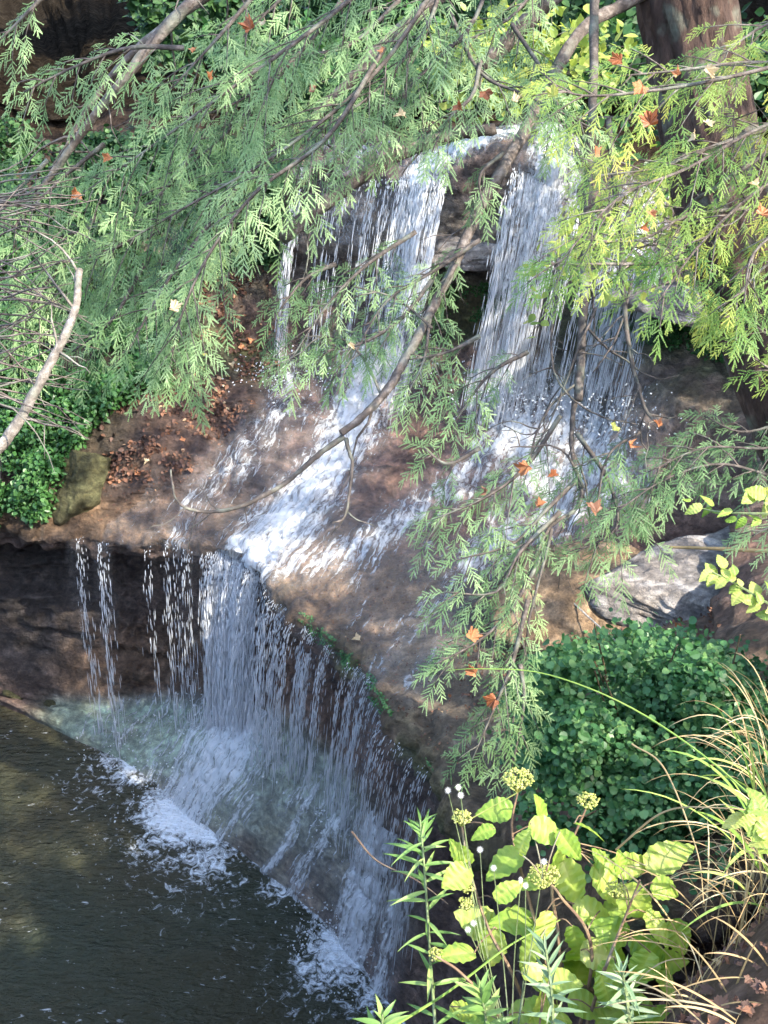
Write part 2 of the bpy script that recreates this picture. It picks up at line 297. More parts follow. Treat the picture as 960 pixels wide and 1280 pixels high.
# soften the corner overshoot near the lips by blending with linear interpolation
def lin_matrix(n, ts):
    M = np.zeros((len(ts), n))
    for k, u in enumerate(ts):
        i = min(int(u), n-2); M[k, i] = 1-(u-i); M[k, i+1] = u-i
    return M
SL = np.einsum('ai,bj,ijk->abk', Mc, lin_matrix(NROW, ts_r), G)
sharp = np.exp(-((ts_r-10.4)/.8)**2)+np.exp(-((ts_r-3.6)/1.0)**2); sharp = np.clip(sharp, 0, 1)[None, :, None]
S = S*(1-.75*sharp)+SL*.75*sharp
def normals(S):
    a = np.gradient(S, axis=0); b = np.gradient(S, axis=1); n = np.cross(a, b); n /= np.linalg.norm(n, axis=2)[..., None]+1e-9
    return n
NS = normals(S)
if NS[150, 300] @ np.array([0, -.5, .8]) < 0: NS = -NS
R_ = ts_r[None, :]; C_ = ts_c[:, None]
rug = np.exp(-((R_-7.3)/1.5)**2)*(.4+.6*sstep(4.9, 4.2, C_))*(fbm(S*2.2+31, 4, True)*.16+np.floor(fbm(S*1.4+3, 2)*7)/7*.16)
big = fbm(S*.55, 3)*.22
med = fbm(S*np.array([1.6, 1.6, 3.2]), 5)*.17
rid = fbm(S*np.array([3.2, 3.2, 6.5])+9, 4, True)*.06
lay = np.floor((S[..., 2]+fbm(S*.8, 2)*.25)*5.0)/5.0; layf = vnoise(np.stack([lay*13.1, S[..., 0]*.7, S[..., 1]*.7], -1))*.10
fine = fbm(S*8, 4)*.05
steep = 1-np.clip(np.abs(NS[..., 2]), 0, 1)
amp = np.ones_like(R_)*np.ones_like(C_)
amp *= 1-.72*np.exp(-((R_-9.4)/.9)**2)           # the shelf is smoother
amp *= 1-.6*sstep(13.4, 14.2, R_)                 # so is the apron
amp *= 1-.35*np.exp(-((R_-7)/1.2)**2)
disp = (big*.55+med+rid+layf*steep*1.2)*amp+rug+fine*(.6+.4*amp)
near_edge = np.exp(-((R_-16)/.55)**2)
disp = disp*(1-.6*near_edge)
lip_fr = np.exp(-((R_-10.4)/.8)**2)*(fbm(S*np.array([4, 4, 6.]), 4)*.15+fbm(S*1.9+40, 3, True)*.17)
S2 = S+NS*(disp+lip_fr)[..., None]*sstep(0, 2, R_)[..., None]+NS*(disp)[..., None]*3*(1-sstep(0, 2, R_))[..., None]
PX, PY, PD = proj(S2.reshape(-1, 3)); PX = PX.reshape(S2.shape[:2]); PY = PY.reshape(S2.shape[:2]); PD = PD.reshape(S2.shape[:2])
# colour zones: the rock itself, plus mist and far shade painted in
Cc = np.ones(S2.shape)*np.array([.125, .090, .078])
nz = fbm(S2*1.3+5, 4)
def zone(mask, c, k=1.0):
    global Cc
    mk = np.clip(mask, 0, 1)[..., None]*k; Cc = Cc*(1-mk)+np.array(c)*mk
def blob(x0, y0, rx, ry, soft=.5): return sstep(1+soft, 1-soft, np.sqrt(((PX-x0)/rx)**2+((PY-y0)/ry)**2)+nz*.5)
zone(sstep(8.3, 9.0, R_)*sstep(10.6, 10.1, R_), (.20, .135, .085), .8)               # tawny shelf
zone(sstep(8.3, 9.0, R_)*sstep(10.6, 10.1, R_)*blob(620, 850, 140, 140), (.17, .15, .12), .8)
zone(sstep(5.5, 6, R_)*sstep(8.8, 8.2, R_)*sstep(330, 420, PX), (.17, .105, .088), .85)  # reddish slope
zone(sstep(3.2, 3.6, R_)*sstep(5.4, 4.8, R_), (.20, .18, .155), .8)                  # grey slab of the upper ledge
zone(blob(850, 530, 150, 110), (.23, .175, .15), .9)
zone(blob(760, 750, 95, 60)*sstep(8, 8.5, R_), (.36, .25, .16), .85)
zone(blob(600, 395, 60, 35), (.2, .12, .07), .8)
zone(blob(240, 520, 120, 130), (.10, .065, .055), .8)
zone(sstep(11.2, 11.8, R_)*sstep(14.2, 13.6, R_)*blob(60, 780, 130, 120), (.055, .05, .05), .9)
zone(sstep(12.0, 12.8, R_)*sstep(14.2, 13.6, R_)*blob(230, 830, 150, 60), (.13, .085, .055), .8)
zone(sstep(12.0, 12.8, R_)*sstep(14.2, 13.6, R_)*blob(420, 880, 130, 120), (.17, .105, .075), .8)
zone(sstep(13.8, 14.3, R_)*blob(190, 905, 130, 60), (.30, .42, .34), .95)             # algae on the wet apron, pale teal mist put into its colour too
zone(sstep(13.6, 14.1, R_)*blob(360, 970, 150, 80), (.30, .38, .32), .9)
zone(sstep(14.4, 14.9, R_)*blob(400, 1080, 110, 90), (.20, .21, .18), .6)
zone(sstep(14.4, 14.9, R_)*blob(400, 1080, 110, 90)*sstep(-.05, .25, nz), (.19, .12, .10), .7)
zone(np.exp(-((R_-10.35)/.35)**2)*sstep(-.2, .2, fbm(S2*3, 3))*sstep(330, 380, PX), (.10, .12, .045), .85)   # moss along the lip
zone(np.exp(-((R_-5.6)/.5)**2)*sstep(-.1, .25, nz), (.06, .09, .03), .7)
zone(blob(780, 400, 90, 50)*sstep(5, 5.4, R_), (.08, .12, .04), .7)
zone(1-sstep(1.5, 2.9, R_), (.022, .02, .016), .95)  # deep shade of the far gorge put into the base colour
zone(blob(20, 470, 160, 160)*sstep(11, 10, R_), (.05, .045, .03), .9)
Cc = Cc*np.where(R_ < 11.3, 1.32, 1.6)[..., None]*np.array([1.02, .99, .93])
nc, nr = S2.shape[:2]
gi, gj = np.meshgrid(np.arange(nc-1), np.arange(nr-1), indexing='ij')
GF = np.stack([gi*nr+gj, gi*nr+gj+1, (gi+1)*nr+gj+1, (gi+1)*nr+gj], -1).reshape(-1, 4)
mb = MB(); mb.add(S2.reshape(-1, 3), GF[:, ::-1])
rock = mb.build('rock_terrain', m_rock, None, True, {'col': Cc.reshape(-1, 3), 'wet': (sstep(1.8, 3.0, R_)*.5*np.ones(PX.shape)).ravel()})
tag(rock, 'brown layered rock ledges and banks that the waterfall runs over', 'rock', kind='structure')
rowi = lambda r: int(np.argmin(np.abs(ts_r-r)))
coli = lambda c: int(np.argmin(np.abs(ts_c-c)))
N2 = normals(S2); 
if (N2*NS).sum() < 0: N2 = -N2

# ------------------------------------------------------------------ near bank where the camera stands, and on behind it
def bank_z(X, Y):
    n = fbm(np.stack([X*1.1, Y*1.1, X*0], -1), 3)*.12
    edge = .62+.75*np.clip(X-.12, -1.5, 2.6)+n
    d = Y-edge
    top = 7.5+.10*np.clip(X, 0, 4)+fbm(np.stack([X*2.5, Y*2.5, X*0+3], -1), 3)*.05
    dd = np.clip(d, 0, None)
    zz = top-np.where(dd < .4, dd*dd*2.2, .352+(dd-.4)*1.9)
    zz = zz+fbm(np.stack([X*4, Y*4, X*0+7], -1), 4)*.07
    rise = sstep(-3, -14, Y)*4+sstep(6, 20, X)*6
    return np.maximum(zz, -1.4)+rise
gx = np.concatenate([np.linspace(-40, -4, 30, endpoint=False), np.linspace(-4, 5, 240, endpoint=False), np.linspace(5, 40, 30)])
gy = np.concatenate([np.linspace(-40, -3, 25, endpoint=False), np.linspace(-3, 6.5, 240)])
XX, YY = np.meshgrid(gx, gy, indexing='ij'); ZZ = bank_z(XX, YY)
mb = MB(); V = np.stack([XX, YY, ZZ], -1).reshape(-1, 3); a_, b_ = np.meshgrid(np.arange(len(gx)-1), np.arange(len(gy)-1), indexing='ij'); q = len(gy)
mb.add(V, np.stack([a_*q+b_, (a_+1)*q+b_, (a_+1)*q+b_+1, a_*q+b_+1], -1).reshape(-1, 4))
tag(mb.build('ground', m_soil, None, True), 'sunlit dirt bank with dry leaves at the bottom right corner', 'ground', kind='structure')

# ------------------------------------------------------------------ pool
px_ = np.concatenate([np.linspace(-26, -9, 20, endpoint=False), np.linspace(-9, 4.2, 400, endpoint=False), np.linspace(4.2, 20, 20)])
py_ = np.concatenate([np.linspace(-6, 3.5, 15, endpoint=False), np.linspace(3.5, 12, 340)])
XX, YY = np.meshgrid(px_, py_, indexing='ij'); P0 = np.stack([XX, YY, XX*0], -1)
foam_spots = [(250, 1085, 120, .30), (120, 985, 70, .3), (228, 1010, 34, 1.5), (432, 1185, 26, 1.4), (262, 1042, 24, 1.0), (165, 952, 26, .95), (345, 1105, 20, .6), (215, 1040, 110, .36), (400, 1230, 100, .34), (228, 1018, 62, 1.0), (165, 955, 55, .62), (120, 940, 30, .35), (260, 1075, 55, .6), (200, 1060, 70, .42), (345, 1112, 40, .45), (432, 1190, 55, .9), (400, 1215, 55, .55), (468, 1245, 45, .6), (385, 1160, 30, .35)]
fx, fy, _ = proj(P0.reshape(-1, 3)); fx = fx.reshape(XX.shape); fy = fy.reshape(XX.shape)
foam = np.zeros(XX.shape)
for x0, y0, r, k in foam_spots: foam = np.maximum(foam, k*np.exp(-(((fx-x0)/r)**2+((fy-y0)/(r*.75))**2)))
edge_pts = np.array([S[i, rowi(16)] for i in range(coli(2.5), coli(9))])
dist = np.full(XX.shape, 9.)
for e in edge_pts[::4]: dist = np.minimum(dist, np.hypot(XX-e[0], YY-e[1]))
foam = np.maximum(foam, .62*np.exp(-(dist/.06)**2)*sstep(150, 210, fx))
src = [Uz(228, 1018, 0), Uz(432, 1190, 0), Uz(165, 955, 0)]
wave = np.zeros(XX.shape)
for s_, k, am in zip(src, (15, 18, 22), (.006, .005, .003)):
    dd = np.hypot(XX-s_[0], YY-s_[1]); wave += am*np.sin(dd*k+2.5*fbm(P0*1.2, 2))*np.exp(-dd*.16)
wave += np.sin((P0[..., 1]*1.0+P0[..., 0]*.35)*19+3.5*fbm(P0*.9, 3))*.006*sstep(-.2, .4, fbm(P0*.7+3, 2)+.1)+fbm(P0*np.array([2.2, 5.5, 1])+2, 3)*.034*sstep(-.2, .3, fbm(P0*.5+8, 2)+.15)+fbm(P0*np.array([2.5, 5.5, 1]), 4)*.012+foam*fbm(P0*14, 3)*.03+fbm(P0*np.array([7, 13, 1]), 3)*.008
wave *= sstep(0, 1.2, dist)*.8+.2
P0[..., 2] = wave
mb = MB(); q = len(py_); a_, b_ = np.meshgrid(np.arange(len(px_)-1), np.arange(len(py_)-1), indexing='ij')
mb.add(P0.reshape(-1, 3), np.stack([a_*q+b_, (a_+1)*q+b_, (a_+1)*q+b_+1, a_*q+b_+1], -1).reshape(-1, 4))
m_pool, nt = mat('pool_water'); out = N(nt, 'ShaderNodeOutputMaterial'); tc = N(nt, 'ShaderNodeTexCoord')
fo = N(nt, 'ShaderNodeAttribute', attribute_name='flow')
n1 = N(nt, 'ShaderNodeTexNoise', Scale=.5, Detail=3.0); L(nt, tc.outputs['Object'], n1.inputs['Vector'])
cw = ramp(nt, n1.outputs['Fac'], [(.35, (.052, .045, .024)), (.65, (.042, .048, .03))])
n2 = N(nt, 'ShaderNodeTexNoise', Scale=10.0, Detail=6.0, Roughness=.68, Distortion=1.2); L(nt, tc.outputs['Object'], n2.inputs['Vector'])
ad = N(nt, 'ShaderNodeMath', operation='MULTIPLY_ADD'); L(nt, fo.outputs['Fac'], ad.inputs[0]); ad.inputs[1].default_value = .5; L(nt, n2.outputs['Fac'], ad.inputs[2])
fm = N(nt, 'ShaderNodeMapRange'); L(nt, ad.outputs[0], fm.inputs[0]); fm.inputs[1].default_value = .68; fm.inputs[2].default_value = .88
mpf = N(nt, 'ShaderNodeMapping'); mpf.inputs['Scale'].default_value = (9, 24, 1); mpf.inputs['Rotation'].default_value = (0, 0, .2); L(nt, tc.outputs['Object'], mpf.inputs[0])
nf = N(nt, 'ShaderNodeTexNoise', Scale=1.0, Detail=3.0, Roughness=.6, Distortion=.6); L(nt, mpf.outputs[0], nf.inputs['Vector'])
nb = N(nt, 'ShaderNodeTexNoise', Scale=1.1, Detail=2.0); L(nt, tc.outputs['Object'], nb.inputs['Vector'])
wv = N(nt, 'ShaderNodeTexWave', Scale=1.0, Distortion=5.0, wave_type='RINGS', rings_direction='Z'); wv.inputs['Detail'].default_value = 2.0
mw = N(nt, 'ShaderNodeMapping'); mw.inputs['Location'].default_value = (2.9, -9.6, 0); L(nt, tc.outputs['Object'], mw.inputs[0]); L(nt, mw.outputs[0], wv.inputs['Vector'])
fa = N(nt, 'ShaderNodeMath', operation='MULTIPLY_ADD'); L(nt, nb.outputs['Fac'], fa.inputs[0]); fa.inputs[1].default_value = .35; L(nt, nf.outputs['Fac'], fa.inputs[2])
fb = N(nt, 'ShaderNodeMath', operation='MULTIPLY_ADD'); L(nt, wv.outputs['Fac'], fb.inputs[0]); fb.inputs[1].default_value = .07; L(nt, fa.outputs[0], fb.inputs[2])
fr_ = N(nt, 'ShaderNodeMapRange'); L(nt, fb.outputs[0], fr_.inputs[0]); fr_.inputs[1].default_value = .895; fr_.inputs[2].default_value = .99; fr_.inputs[4].default_value = .6  # pale flecks: drifting foam that also paints in sky glints
fx_ = N(nt, 'ShaderNodeMath', operation='MAXIMUM'); L(nt, fm.outputs[0], fx_.inputs[0]); L(nt, fr_.outputs[0], fx_.inputs[1]); fm = fx_
mxc = N(nt, 'ShaderNodeMix', data_type='RGBA'); L(nt, fm.outputs[0], mxc.inputs[0]); L(nt, cw, mxc.inputs[6]); mxc.inputs[7].default_value = (.88, .91, .93, 1)
ro = N(nt, 'ShaderNodeMapRange'); L(nt, fm.outputs[0], ro.inputs[0]); ro.inputs[3].default_value = .04; ro.inputs[4].default_value = .6
p = N(nt, 'ShaderNodeBsdfPrincipled', IOR=1.33); L(nt, mxc.outputs[2], p.inputs['Base Color']); L(nt, ro.outputs[0], p.inputs['Roughness'])
mp = N(nt, 'ShaderNodeMapping'); mp.inputs['Scale'].default_value = (1, 2.2, 1); mp.inputs['Rotation'].default_value = (0, 0, .15); L(nt, tc.outputs['Object'], mp.inputs[0])
n3 = N(nt, 'ShaderNodeTexNoise', Scale=7.0, Detail=4.0, Roughness=.6); L(nt, mp.outputs[0], n3.inputs['Vector'])
bp = N(nt, 'ShaderNodeBump', Strength=1.0, Distance=.12); L(nt, n3.outputs['Fac'], bp.inputs['Height']); L(nt, bp.outputs[0], p.inputs['Normal'])
L(nt, p.outputs[0], out.inputs[0])
pool = mb.build('pool_water', m_pool, None, True, {'flow': foam.ravel()})
tag(pool, 'dark green plunge pool with white foam under the lower fall', 'water', kind='structure')

# creek above the upper lip
mb = MB(); cx = np.linspace(-5, 5, 60); cy = np.linspace(12.4, 22, 60); XX, YY = np.meshgrid(cx, cy, indexing='ij')

# ------------------------------------------------------------------ white water that clings to the rock
def stream_mask(streams):
    m = np.zeros(PX.shape)
    for pts, k in streams:
        pts = np.array(pts, float)
        for a, b in zip(pts[:-1], pts[1:]):
            d = b[:2]-a[:2]; t = np.clip(((PX-a[0])*d[0]+(PY-a[1])*d[1])/(d@d), 0, 1)
            dd = np.hypot(PX-a[0]-t*d[0], PY-a[1]-t*d[1]); ww = a[2]+(b[2]-a[2])*t
            m = np.maximum(m, k*np.exp(-(dd/ww)**2*1.1))
    return m
SLOPE = [([(366,455,12),(350,510,22),(315,565,28),(275,600,28),(240,640,24),(222,672,20)], .62),
         ([(480,450,40),(445,520,40),(412,580,36),(372,640,42),(322,690,42)], 1.02),
         ([(410,470,30),(380,520,30),(330,590,24)], .42),
         ([(655,505,48),(625,560,34),(575,605,26),(520,640,24),(460,680,26),(420,700,26)], .72),
         ([(660,500,60),(730,540,75),(745,590,62),(700,635,42),(640,668,34),(590,700,26)], .8), ([(590,700,22),(540,755,22),(505,800,18),(478,835,18)], .5),
         ([(640,520,50),(680,600,60)], .85), ([(700,520,50),(770,600,55)], .7), ([(390,690,60),(480,690,60),(560,730,40)], .42), ([(430,760,30),(500,790,40)], .36), ([(590,720,20),(560,780,26),(520,850,22)], .42),
         ([(380,700,40),(330,700,30)], .6), ([(470,700,50),(440,760,30)], .38), ([(120,650,60),(250,660,50)], .3)]
APRON = [([(300,895,55),(275,945,55),(238,1008,36)], 1.0), ([(345,930,18),(300,1015,14),(275,1045,8)], .7), ([(400,985,13),(350,1070,9),(330,1090,7)], .72),
         ([(428,1020,13),(385,1080,14),(365,1125,12)], .72), ([(475,1040,26),(458,1110,30),(440,1185,26)], .98), ([(500,1120,16),(475,1240,16)], .8), ([(200,890,60),(150,920,40)], .34), ([(330,920,90),(290,1000,50)], .5), ([(250,900,60),(200,960,40)], .5), ([(130,900,40),(200,900,60),(330,930,70),(430,1030,60),(470,1120,50)], .5), ([(420,1000,50),(400,1040,40)], .4)]
def film(name, r0, r1, c0, c1, mask, label, lift=.018, k=7):
    i0, i1, j0, j1 = coli(c0), coli(c1)+1, rowi(r0), rowi(r1)+1
    A = S2[i0:i1, j0:j1]+N2[i0:i1, j0:j1]*(lift+.03*np.clip(mask[i0:i1, j0:j1], 0, 1)*(1+fbm(S2[i0:i1, j0:j1]*9, 2)))[..., None]
    mk = mask[i0:i1, j0:j1].copy()
    uu = np.cumsum(np.linalg.norm(np.diff(A[:, A.shape[1]//2], axis=0, prepend=A[:1, A.shape[1]//2]), axis=1))
    vv = np.cumsum(np.linalg.norm(np.diff(A, axis=1, prepend=A[:, :1]), axis=2), axis=1)
    uv = np.stack([np.broadcast_to(uu[:, None], vv.shape), vv, vv*0], -1)
    a, b = A.shape[:2]; gi, gj = np.meshgrid(np.arange(a-1), np.arange(b-1), indexing='ij')
    F = np.stack([(gi+1)*b+gj, (gi+1)*b+gj+1, gi*b+gj+1, gi*b+gj], -1).reshape(-1, 4)
    keep = mk.ravel()[F].max(1) > .03
    mb = MB(); mb.add(A.reshape(-1, 3), F[keep]); o = mb.build(name, m_film, None, True, {'flow': mk.ravel(), 'fuv': uv.reshape(-1, 3)})
    return tag(o, label, 'water', kind='structure')
SLOPE = [([(a, b, c*1.3) for a, b, c in pts], k*.92) for pts, k in SLOPE]+[([(a, b, c*2.0) for a, b, c in pts], k*.3) for pts, k in SLOPE[:5]]
APRON = [([(a, b, c*1.25) for a, b, c in pts], k*.95) for pts, k in APRON]+[([(a, b, c*2.4) for a, b, c in pts], k*.4) for pts, k in APRON[:5]]
film('cascade_water', 5.6, 10.35, 3.2, 9.3, stream_mask(SLOPE), 'white water streaming down the sloping rock between the two falls')
film('apron_water', 13.9, 16.1, 2.6, 8.6, stream_mask(APRON), 'white rivulets running down the green apron rock into the pool')
UPF = [([(650,165,12),(590,180,14),(550,196,22),(530,215,30),(525,250,34),(505,330,34)], .9), ([(690,150,24),(690,200,44),(680,260,44)], .9), ([(440,190,50),(440,250,40),(430,310,30)], .5), ([(375,215,14),(370,300,12)], .5), ([(800,265,50),(800,330,40)], .6)]
film('upper_creek_water', 2.0, 4.05, 3.4, 9.6, stream_mask(UPF), 'white creek water pouring over the top ledge')

# ------------------------------------------------------------------ falling water: a curtain sheet and thousands of drops
def spindle(mb, A, d, r):
    """A (n,3) start, d (n,3) vector, r (n)"""
    n = len(A); d_ = d/(np.linalg.norm(d, axis=1)[:, None]+1e-9)
    a = np.cross(d_, np.array([.2, .97, .1])); a /= np.linalg.norm(a, axis=1)[:, None]+1e-9; b = np.cross(d_, a)
    V = [A]
    for t, k in ((.3, .8), (.72, 1.0)):
        for th in (0, 2.094, 4.189): V.append(A+d*t+(a*math.cos(th)+b*math.sin(th))*(r*k)[:, None])
    V.append(A+d)
    V = np.stack(V, 1)
    F3 = [[0, 1, 2], [0, 2, 3], [0, 3, 1], [7, 5, 4], [7, 6, 5], [7, 4, 6]]; F4 = [[1, 4, 5, 2], [2, 5, 6, 3], [3, 6, 4, 1]]
    o = (np.arange(n)*8)[:, None, None]
    mb.add(V.reshape(-1, 3), (np.array(F3)[None]+o).reshape(-1, 3)); mb.f4.append((np.array(F4)[None]+o).reshape(-1, 4)+mb.n-n*8)
def lipcurve(row, c0, c1):
    j = rowi(row); i0, i1 = coli(c0), coli(c1); P = S2[i0:i1, j]; on = np.array([np.interp(ts_c[i0:i1], range(NCOL), [o[k] for o in outn]) for k in (0, 1)]).T
    on = np.hstack([on, np.zeros((len(on), 1))]); on /= np.linalg.norm(on, axis=1)[:, None]; return P, on
def falls(name, row, c0, c1, rivs, zend, v0, label, straight=False, slant=None):
    P, on = lipcurve(row, c0, c1)
    if straight: on = np.tile([-.15, -1., 0], (len(P), 1))
    qx, qy, _ = proj(P); mb = MB()
    for (x, wd, n, spd) in rivs:       # px position along the lip, spread px, number of dashes
        xs = rng.normal(x, wd, n) if wd > 0 else np.full(n, x)
        # rivulets: dashes keep to a few threads
        k = max(2, int(n/60)); thr = rng.normal(x, wd, k); wt = rng.random(k)**1.6+.08; ti = rng.choice(k, n, p=wt/wt.sum()); xs = thr[ti]+rng.normal(0, .55, n)*np.where(rng.random(n) < .2, 3.5, 1)
        idx = np.argmin(np.abs(qx[None]-xs[:, None]), 1)
        A = P[idx]+np.array([0, 0, .02]); o = on[idx]
        vz = v0*spd*(.85+.3*((idx*7919) % 13)/13)
        zt = np.array([zend(a) for a in qx[idx]])
        if straight and 470 < x < 575: zt = np.where(rng.random(n) < .8, 4.75, zt)
        T = np.sqrt(np.clip((A[:, 2]-zt), .05, None)*2/9.8)
        t = T*rng.random(n)**.66
        jit = rng.normal(0, 1, (n, 3))*.011*(1+2.2*t)[:, None]
        lat = np.stack([xs-qx[idx]]*3, 1)*np.array([.008, 0, 0])
        pos = A+o*(vz*t)[:, None]+np.array([0, 0, -1.])*(4.9*t*t)[:, None]+jit+lat
        if slant is not None: pos = pos+np.array(slant)*(4.9*t*t)[:, None]
        vel = o*vz[:, None]+np.array([0, 0, -1.])*(9.8*t)[:, None]+(np.array(slant)*9.8*t[:, None] if slant is not None else 0)
        ln = np.minimum(.018+.03*rng.random(n)**1.5, .05)
        ln = ln*(1.35 if straight else 1)
        big_ = rng.random(n) < .12; ln = ln*np.where(big_, 2.0, 1.0)
        spindle(mb, pos, vel*ln[:, None], .0022+.0048*rng.random(n)**2)
    o = mb.build(name, m_drop, None, True); return tag(o, label, 'waterfall', kind='structure')
zl = lambda x: float(np.interp(x, [120, 220, 300, 392, 455, 545], [.1, .35, .86, 1.12, 1.15, 1.0]))
low = [(97, 3, 330, 1), (104, 5, 90, 1), (128, 3.5, 420, 1), (136, 4, 120, 1), (180, 14, 120, 1), (215, 12, 260, 1), (232, 7, 360, 1), (250, 8, 260, 1), (170, 50, 160, 1),
       (275, 8, 1500, 1.3), (292, 10, 1900, 1.6), (312, 12, 1700, 1.6), (330, 10, 1200, 1.4), (350, 7, 800, 1.2), (365, 4, 500, 1.1), (380, 9, 420, 1), (400, 7, 430, 1), (413, 4, 480, 1), (430, 7, 330, 1),
       (452, 4, 520, 1.1), (466, 4, 620, 1.2), (480, 4, 480, 1.1), (497, 5, 380, 1), (512, 5, 340, 1), (530, 7, 380, 1), (545, 8, 200, 1), (400, 60, 600, 1)]
low = [(a, b*(1 if a < 345 else .75), int(c*(.36 if a < 150 else .6 if a < 262 else 1.55 if a < 345 else .5)), d) for a, b, c, d in low]
falls('lower_waterfall', 10.25, 2.5, 8.6, low, zl, .55, 'lower waterfall of white threads dropping off the brown ledge into the pool')
zu = lambda x: float(np.interp(x, [360, 480, 560, 660, 760, 860], [3.9, 3.9, 3.8, 3.75, 3.9, 4.1]))
up = [(a, b, int(c*(.4 if 400 < a < 490 else .6 if 490 < a < 575 else .85)), d) for a, b, c, d in [(372, 3, 260, .4), (367, 4, 200, .5), (405, 8, 200, .5), (425, 10, 280, .6), (452, 10, 320, .6), (478, 6, 300, .6), (500, 8, 700, 1), (520, 12, 1300, 1.4), (545, 12, 1500, 1.6), (563, 7, 700, 1.3),
      (650, 6, 700, .9), (665, 7, 1100, 1.0), (680, 6, 900, 1.0), (697, 5, 600, .9), (710, 8, 350, .8), (735, 10, 260, .8), (765, 8, 420, .8), (785, 8, 500, .9), (800, 10, 400, .8), (820, 9, 250, .7)] if a != 563]
falls('upper_waterfall', 3.2, 3.8, 9.4, up, zu, .8, 'upper waterfall of white threads dropping over the grey top ledge behind the branches', True, (-.13, 0, 0))

def curtain(name, row, c0, c1, prof, zend, v0, label, straight=False, slant=0):
    P, on = lipcurve(row, c0, c1); qx, _, _ = proj(P)
    if straight: on = np.tile([-.15, -1., 0], (len(P), 1))
    n = 40; A = []; F = []; UVs = []
    uu = np.cumsum(np.linalg.norm(np.diff(P, axis=0, prepend=P[:1]), axis=1))
    ker = np.ones(9)/9; P = np.stack([np.convolve(np.pad(P[:, k], 4, mode='edge'), ker, 'valid') for k in range(3)], 1)
    zt = np.array([zend(a) for a in qx]); T = np.sqrt(np.clip(P[:, 2]-zt, .05, None)*2/9.8)
    dens = np.interp(qx, *zip(*prof))
    for k in range(n):
        t = T*k/(n-1)
        wob = vnoise(np.stack([uu*6, t*2, t*0+4], -1))*.03*t
        pos = P+on*(v0*t+wob)[:, None]-np.array([0, 0, 1.])*(4.9*t*t)[:, None]+np.array([1., 0, 0])*(slant*4.9*t*t)[:, None]
        A.append(pos); F.append(dens*(1-.35*k/n)); UVs.append(np.stack([uu, 4.9*t*t+.4*t, t*0], -1))
    A = np.stack(A, 1); b = n; a = len(P); gi, gj = np.meshgrid(np.arange(a-1), np.arange(b-1), indexing='ij')
    f = np.stack([gi*b+gj, (gi+1)*b+gj, (gi+1)*b+gj+1, gi*b+gj+1], -1).reshape(-1, 4); fl = np.stack(F, 1).ravel()
    f = f[fl[f].max(1) > .03]
    mb = MB(); mb.add(A.reshape(-1, 3), f); o = mb.build(name, m_curtain, None, True, {'flow': fl, 'fuv': np.stack(UVs, 1).reshape(-1, 3)})
    tag(o, label, 'waterfall', kind='structure')
curtain('lower_water_curtain', 10.25, 2.5, 8.6, [(80,0),(90,.3),(100,.35),(112,.02),(125,.4),(136,.3),(145,.02),(205,.1),(230,.34),(250,.25),(268,.32),(300,.44),(330,.4),(350,.42),(375,.25),(395,.2),(413,.42),(425,.15),(440,.15),(455,.5),(470,.56),(485,.3),(500,.34),(520,.3),(545,.2),(560,0)], zl, .62, 'thin white sheet of water hanging from the lower ledge lip')
curtain('upper_water_curtain', 3.2, 3.8, 9.4, [(355,0),(370,.4),(380,.1),(420,.22),(470,.26),(495,.4),(515,.62),(550,.6),(562,.1),(585,0),(638,0),(655,.66),(690,.62),(715,.34),(745,.22),(770,.5),(800,.5),(830,.3),(850,0)], zu, .95, 'white sheet of water falling from the grey top ledge', True, -.13)

# splash drops above the places where the falls land
mb = MB()
for (pxx, pyy, zz, n, sp) in [(300,890,.7,500,.35),(240,1000,.05,900,.35),(400,950,.9,200,.3),(460,1030,.9,300,.3),(438,1185,.05,700,.3),(170,945,.05,200,.3),(470,460,3.85,400,.4),(650,505,3.8,500,.4),(350,480,3.9,200,.25),(740,530,4,300,.4)]:
    c = Uz(pxx, pyy, zz); d = rng.normal(0, 1, (n, 3))*np.array([sp, sp, .14]); d[:, 2] = np.abs(d[:, 2]); s = .004+.008*rng.random(n)**2
    dirs = rng.normal(0, 1, (n, 3)); dirs /= np.linalg.norm(dirs, axis=1)[:, None]
    spindle(mb, c+d, dirs*(s*3)[:, None], s)
tag(mb.build('splash_water', m_drop, None, True), 'white spray thrown up where the falls land', 'water', kind='structure')

# ------------------------------------------------------------------ leaf builders
def leaf_template(kind):
    if kind == 'oval':
        xs = np.array([0, .18, .42, .68, 1.0]); hw = np.array([0, .26, .33, .22, 0])
    elif kind == 'narrow':
        xs = np.array([0, .15, .45, .75, 1.0]); hw = np.array([0.01, .055, .075, .05, 0])
    elif kind == 'round':
        xs = np.array([0, .15, .45, .8, 1.0]); hw = np.array([.05, .38, .5, .32, 0])
    V = []
    for a, b in zip(xs, hw): V += [[a, b, .18*b], [a, 0, 0], [a, -b, .18*b]]
    F = []
    for i in range(4): F += [[3*i, 3*i+1, 3*i+4, 3*i+3], [3*i+1, 3*i+2, 3*i+5, 3*i+4]]
    return np.array(V), np.array(F)
def maple_template():
    ang = []; pts = []
    spec = [(0, .95), (12, .72), (20, .78), (30, .58), (46, .8), (56, .88), (66, .62), (78, .66), (90, .5), (108, .6), (120, .6), (135, .42), (165, .25)]
    ring = [(a, r) for a, r in spec]+[(-a, r) for a, r in spec[:0:-1]]
    V = [[0, 0, 0]]
    for a, r in ring: V.append([r*math.cos(math.radians(a))*.55+.08, r*math.sin(math.radians(a))*.55, .22*r*r*abs(math.sin(math.radians(a*1.5)))])
    n = len(ring); F = [[0, 1+i, 1+(i+1) % n] for i in range(n)]
    return np.array(V), np.array(F)
